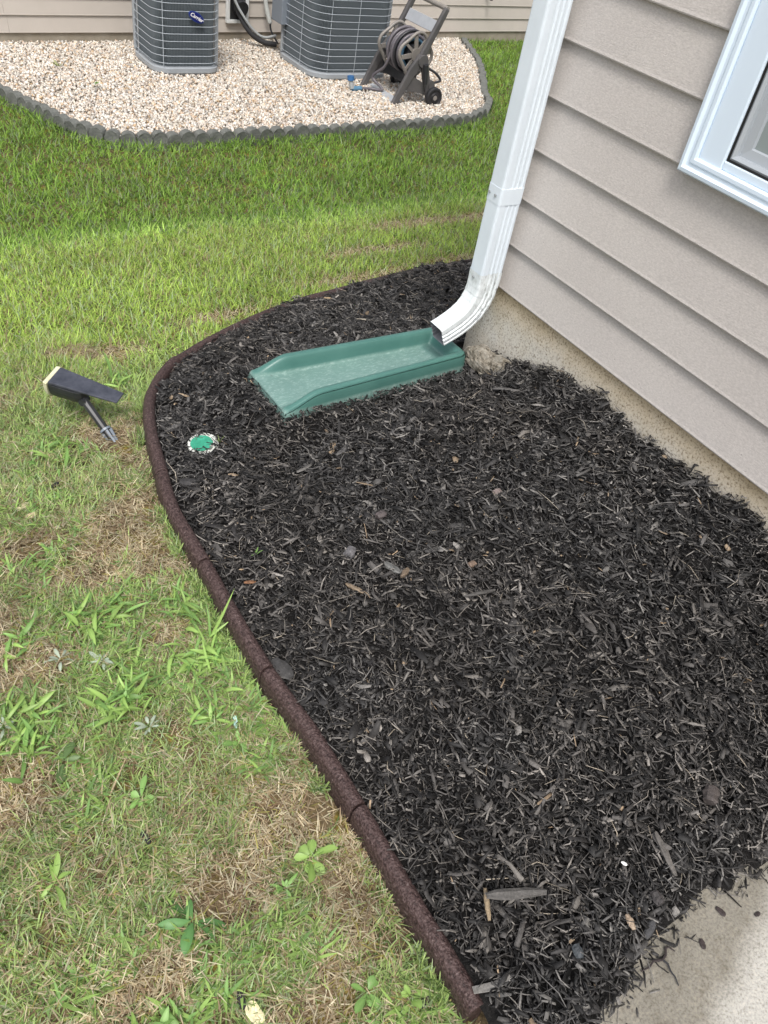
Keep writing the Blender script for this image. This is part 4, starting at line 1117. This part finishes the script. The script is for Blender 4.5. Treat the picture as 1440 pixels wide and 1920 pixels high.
plant('broadleaf_weed', 'small pointed weed with a reddish heart left of the rounded broadleaf weed', 'weed', .345, .475, rosette(7, .036, .009, GB, .5, .5, .9))
plant('broadleaf_weed', 'low broad weed near the bottom edge beside the end of the edging', 'weed', .385, .275, rosette(6, .045, .022, GB, .35, .6, 1.6))
plant('broadleaf_weed', 'weed tuft touching the edging near its front end', 'weed', .438, .235, rosette(6, .04, .016, GY, .6, .6, 1.4))
plant('broadleaf_weed', 'dark glossy weed with long curled leaves in the lower left lawn', 'weed', .195, .498, rosette(7, .06, .02, GD, .4, .9, 1.3))
plant('broadleaf_weed', 'oval leaved weed above the little tan stalk in the lower left lawn', 'weed', .197, .735, rosette(6, .036, .018, GB, .3, .5, 1.5))
plant('broadleaf_weed', 'flat dull green rosette near the left edge of the lawn', 'weed', .102, .862, rosette(7, .045, .020, (.12, .19, .07), .15, .3, 1.3))
plant('broadleaf_weed', 'yellow green sprig of narrow leaves close to the lower left edge', 'weed', .028, .657, rosette(6, .045, .012, GY, .6, .8, 1.2))
plant('broadleaf_weed', 'clover like leaf cluster beside the bend of the edging', 'weed', .392, .755, rosette(8, .026, .014, GB, .5, .5, 1.8))
for k, (x_, y_, lab) in enumerate([(.161, 1.081, 'silvery white leaved weed farthest up in the left lawn'), (.232, 1.045, 'silvery weed just right of the farthest silvery weed'), (.03, .975, 'silvery weed nearest the left edge of the lawn'), (.26, .865, 'silvery weed nearest the camera in the left lawn')]):
    plant('silver_weed', lab, 'weed', x_, y_, rosette(8, .027, .008, (.40, .47, .37), .5, .9, 1.3), 'silvery weeds in the lawn')
def crab(label, x_, y_, n_, L, rz=0):
    sp_ = []
    for i in range(n_):
        a_ = random.uniform(0, 360); cv = random.uniform(.75, 1.25); col = GY if random.random() < .55 else GB
        sp_.append((a_, L * random.uniform(.6, 1.25), .0078 * random.uniform(.6, 1.4), random.uniform(.1, 1.1), random.uniform(.3, 1.6), tuple(q * cv for q in col), random.uniform(.005, .055), .75))
    plant('crabgrass_clump', label, 'crabgrass', x_, y_, sp_, 'crabgrass clumps in the lawn')
crab('largest crabgrass clump, hard against the edging halfway down the lawn', .40, .965, 60, .06)
crab('crabgrass sprays leaning over the edging above the largest clump', .415, 1.10, 34, .06)
crab('crabgrass clump in the middle of the left lawn below the silvery weeds', .235, .945, 70, .058)
crab('crabgrass clump spreading by the left edge under the silvery weed', .07, .97, 50, .06)
crab('crabgrass clump at the left edge above the flat rosette', .05, .90, 22, .05)
crab('crabgrass tuft just above the silvery weeds', .265, 1.16, 34, .05)
crab('crabgrass tuft left of the silvery weeds near the lawn edge', .085, 1.14, 20, .05)
crab('crabgrass tuft beside the blue green scrap near the edging', .37, .84, 20, .045)
crab('small crabgrass tuft right of the solar spotlight head', .60, 2.02, 26, .07)
crab('crabgrass tuft left of the solar spotlight stake', .33, 1.72, 16, .05)
crab('pale crabgrass tuft at the lower left corner', .10, .38, 20, .045)
crab('lone crabgrass spray against the left edge below the spotlight', .06, 1.42, 14, .055)
# tall stalk by the edging
plant('grass_stalk', 'tall single grass stalk arching over the rubber edging', 'grass stalk', .438, 1.0, [(55, .12, .006, 1.25, .5, GY, 0, .6), (80, .10, .006, 1.2, 1.2, GB, 0, .6), (20, .07, .006, .9, .7, GY, 0, .6), (150, .05, .006, .8, .9, GY, 0, .6)])
plant('seedling', 'tiny green seedling sprouting in the mulch near the edging', 'seedling', .60, 1.13, rosette(4, .018, .004, GB, .8, .4, .9), z=float(MZ(.60, 1.13)) + .008)
plant('seedling', 'tiny pale seedling beside the green and white drain cap', 'seedling', .70, 1.55, rosette(5, .022, .004, (.25, .32, .12), .9, .4, .9), z=float(MZ(.70, 1.55)) + .008)
plant('gravel_weed', 'low green weed growing through the white gravel left of the air conditioner', 'weed', 1.75, 5.95, rosette(7, .06, .012, GB, .6, .6, .9), z=GZ + .03)
plant('gravel_weed', 'browning weed in the gravel near the far wall', 'weed', 1.62, 6.35, rosette(7, .06, .012, (.22, .26, .08), .6, .6, .9), z=GZ + .03)

# ------------------------------------------------------------------ single chunks, stones and litter
def chunk(name, label, cat, x_, y_, L, Wd, T, az_, col, z=None, tilt=0, taper=.5, m=None, rough=.3):
    rr = random.Random(hash((round(x_, 3), round(y_, 3), round(L, 3))) & 0xffff); mb = MB(); rs = []
    nseg = 6
    for i in range(nseg + 1):
        t = i / nseg; k = (1 - abs(2 * t - 1) ** 2.5 * (1 - taper)) ; ring = []
        for j in range(7):
            a_ = 2 * math.pi * j / 7; q = 1 + rough * (rr.random() - .5)
            ring.append(((t - .5) * L + (rr.random() - .5) * L * .06, Wd / 2 * k * math.cos(a_) * q, T / 2 * k * math.sin(a_) * q))
        rs.append(ring)
    mb.rings(rs); o = mb.build(name, m or M['mulch'])
    a = o.data.color_attributes.new('tint', 'FLOAT_COLOR', 'POINT')
    for i in range(len(o.data.vertices)):
        f_ = rr.uniform(.7, 1.3); a.data[i].color = (col[0] * f_, col[1] * f_, col[2] * f_, 1)
    zz = (float(MZ(x_, y_)) + .012 if z is None else z)
    o.location = (x_, y_, zz + T * .3 + (.004 if z is None else 0)); o.rotation_euler = (0, tilt, R(az_)); tag(o, label, cat); return o
BK = (.03, .028, .027); GR = (.075, .073, .075); TN = (.3, .22, .14)
import itertools
def bed(px): pass
items = [
 ('wood_chunk', 'long grey wood chunk lying near the front end of the edging', 'wood chunk', .645, .262, .10, .018, .012, 155, (.085, .08, .075)),
 ('wood_chunk', 'pale tan splinter resting on the long grey chunk near the front', 'wood chunk', .60, .275, .05, .009, .006, 60, (.26, .2, .13)),
 ('wood_chunk', 'frayed grey stick near the slab pointing at the white chip', 'wood chunk', .905, .185, .075, .013, .009, 250, (.12, .11, .1)),
 ('wood_chunk', 'smooth oval dark chip on the border of mulch and slab', 'wood chunk', .80, .112, .034, .014, .006, 20, (.055, .055, .058)),
 ('wood_chunk', 'grey block shaped piece in the middle of the mulch', 'wood chunk', .848, .955, .045, .019, .012, 290, (.13, .13, .125)),
 ('wood_chunk', 'tan ended splinter in the middle of the mulch', 'wood chunk', .755, .955, .045, .012, .008, 300, (.21, .16, .11)),
 ('wood_chunk', 'orange brown bark flake close to the edging halfway down the bed', 'wood chunk', .565, 1.08, .026, .010, .005, 340, (.2, .1, .05)),
 ('wood_chunk', 'brown curved bark bit right of the grey block', 'wood chunk', .865, .93, .032, .014, .01, 30, (.16, .12, .085)),
 ('wood_chunk', 'large dark bark slab resting against the edging', 'wood chunk', .525, .845, .055, .030, .012, 100, (.05, .048, .047)),
 ('wood_chunk', 'long dark root shaped piece right of centre in the bed', 'wood chunk', .975, .80, .075, .010, .008, 350, (.07, .066, .062)),
 ('wood_chunk', 'pale thin stick lying behind the splash tray', 'wood chunk', 1.45, 2.05, .06, .006, .004, 330, (.3, .27, .22)),
 ('wood_chunk', 'light tan stick by the far edging left of the downspout', 'wood chunk', 1.45, 2.28, .05, .010, .006, 330, (.33, .24, .14)),
 ('wood_chunk', 'wedge of broken bark in front of the drain cap', 'wood chunk', .575, 1.44, .05, .028, .014, 330, (.04, .038, .038)),
 ('stone', 'grey round stone in the mulch left of the grey block', 'stone', .785, 1.035, .030, .026, .02, 40, (.13, .125, .13)),
 ('stone', 'dark round stone at the mulch front near the oval chip', 'stone', .838, .14, .022, .018, .014, 80, (.05, .045, .045)),
 ('stone', 'brown angular stone near the right side of the bed front', 'stone', 1.06, .22, .034, .03, .02, 30, (.065, .055, .052)),
 ('stone', 'reddish stone in the upper middle of the bed', 'stone', .905, 1.10, .026, .022, .016, 10, (.09, .075, .074)),
 ('stone', 'grey blue pebble near the slab corner at the bottom', 'stone', .672, .145, .020, .015, .012, 70, (.06, .068, .075)),
 ('stone', 'small pinkish stone between the tray and the wall', 'stone', 1.18, 1.02, .022, .018, .014, 0, (.2, .16, .15)),
 ('stone', 'small brown stone right of centre in the bed', 'stone', 1.0, .87, .018, .015, .012, 0, (.17, .12, .09)),
]
for it in items:
    chunk(*it, taper=.75 if it[0] == 'stone' else .5, m=None)
chunk('wood_chip', 'tiny white chip in the mulch near the slab', 'chip', .834, .209, .010, .006, .004, 120, (.85, .86, .84))
chunk('bark_piece', 'rust and white speckled bark piece at the edge of the slab', 'bark', .774, .135, .024, .012, .007, 75, (.34, .26, .19))
for x_, y_, L, az_, lab in ((.885, .055, .016, 60, 'small dark chip on the slab nearest the patio corner'), (.955, .075, .018, 100, 'dark pointed chip on the slab below the mulch'), (.99, .128, .02, 30, 'dark flat chip at the slab edge under the orange fleck'), (1.01, .04, .012, 0, 'dark speck of bark at the right edge of the slab')):
    chunk('bark_chip', lab, 'bark chip', x_, y_, L, L * .6, .003, az_, (.04, .03, .03), z=.0615)
tw = thing('twig', 'dark forked twig lying on the concrete slab', 'twig', (.81, .06, .063))
MB().tube([(-.045, .025, .001), (-.03, .02, .003), (-.018, .021, .004), (-.004, .012, .004), (.006, .013, .004), (.016, .019, .003), (.022, .016, .002), (.025, .006, .001)], [.001, .0016, .0019, .002, .0022, .002, .0016, .001], 5).build('stem', mat('twig_bark', (.035, .027, .027), .8), tw)
MB().tube([(-.004, .012, .004), (-.003, .003, .004), (-.008, -.006, .003), (-.009, -.016, .002), (-.015, -.026, .001)], [.0018, .0016, .0014, .0012, .0008], 5).build('branch', M['insul'], tw)
tw.rotation_euler = (0, 0, R(10))
# lawn stones, litter
for x_, y_, L, lab, col in ((.215, 1.575, .030, 'pale yellow stone in the left lawn, the farther of two side by side', (.5, .44, .28)), (.222, 1.535, .028, 'pale yellow stone in the left lawn, the nearer of two side by side', (.5, .42, .25)), (.262, 1.47, .016, 'small white stone below the pale yellow stones', (.65, .64, .6)), (.20, 1.49, .014, 'little tan stone left of the small white stone', (.5, .42, .26))):
    chunk('stone', lab, 'stone', x_, y_, L, L * .7, L * .5, 20, col, z=float(gz(x_, y_)) + .004, taper=.7)
chunk('plastic_scrap', 'pale blue green scrap in the grass beside the edging', 'litter', .405, .80, .024, .009, .003, 70, (.4, .62, .58), z=float(gz(.405, .8)) + .012, tilt=-.3)
chunk('dry_leaf', 'cream coloured fallen leaf at the bottom edge of the lawn', 'leaf', .225, .335, .034, .024, .003, 100, (.75, .68, .42), z=float(gz(.225, .335)) + .014)
chunk('dead_twig', 'straight tan stalk lying in the lower left lawn', 'twig', .175, .79, .075, .003, .003, 50, (.45, .35, .22), z=float(gz(.175, .79)) + .016)
for x_, y_, az_, lab in ((.215, .36, 80, 'black bark sliver standing in the lower left lawn'), (.18, .665, 100, 'black bark flake beside the mossy spot in the lower lawn'), (.30, 1.62, 30, 'black bark flake in the lawn below the spotlight'), (.455, .22, 20, 'clump of black mulch spilled on the grass at the edging end')):
    chunk('bark_flake', lab, 'bark', x_, y_, .026, .012, .006, az_, (.02, .018, .02), z=float(gz(x_, y_)) + .012)
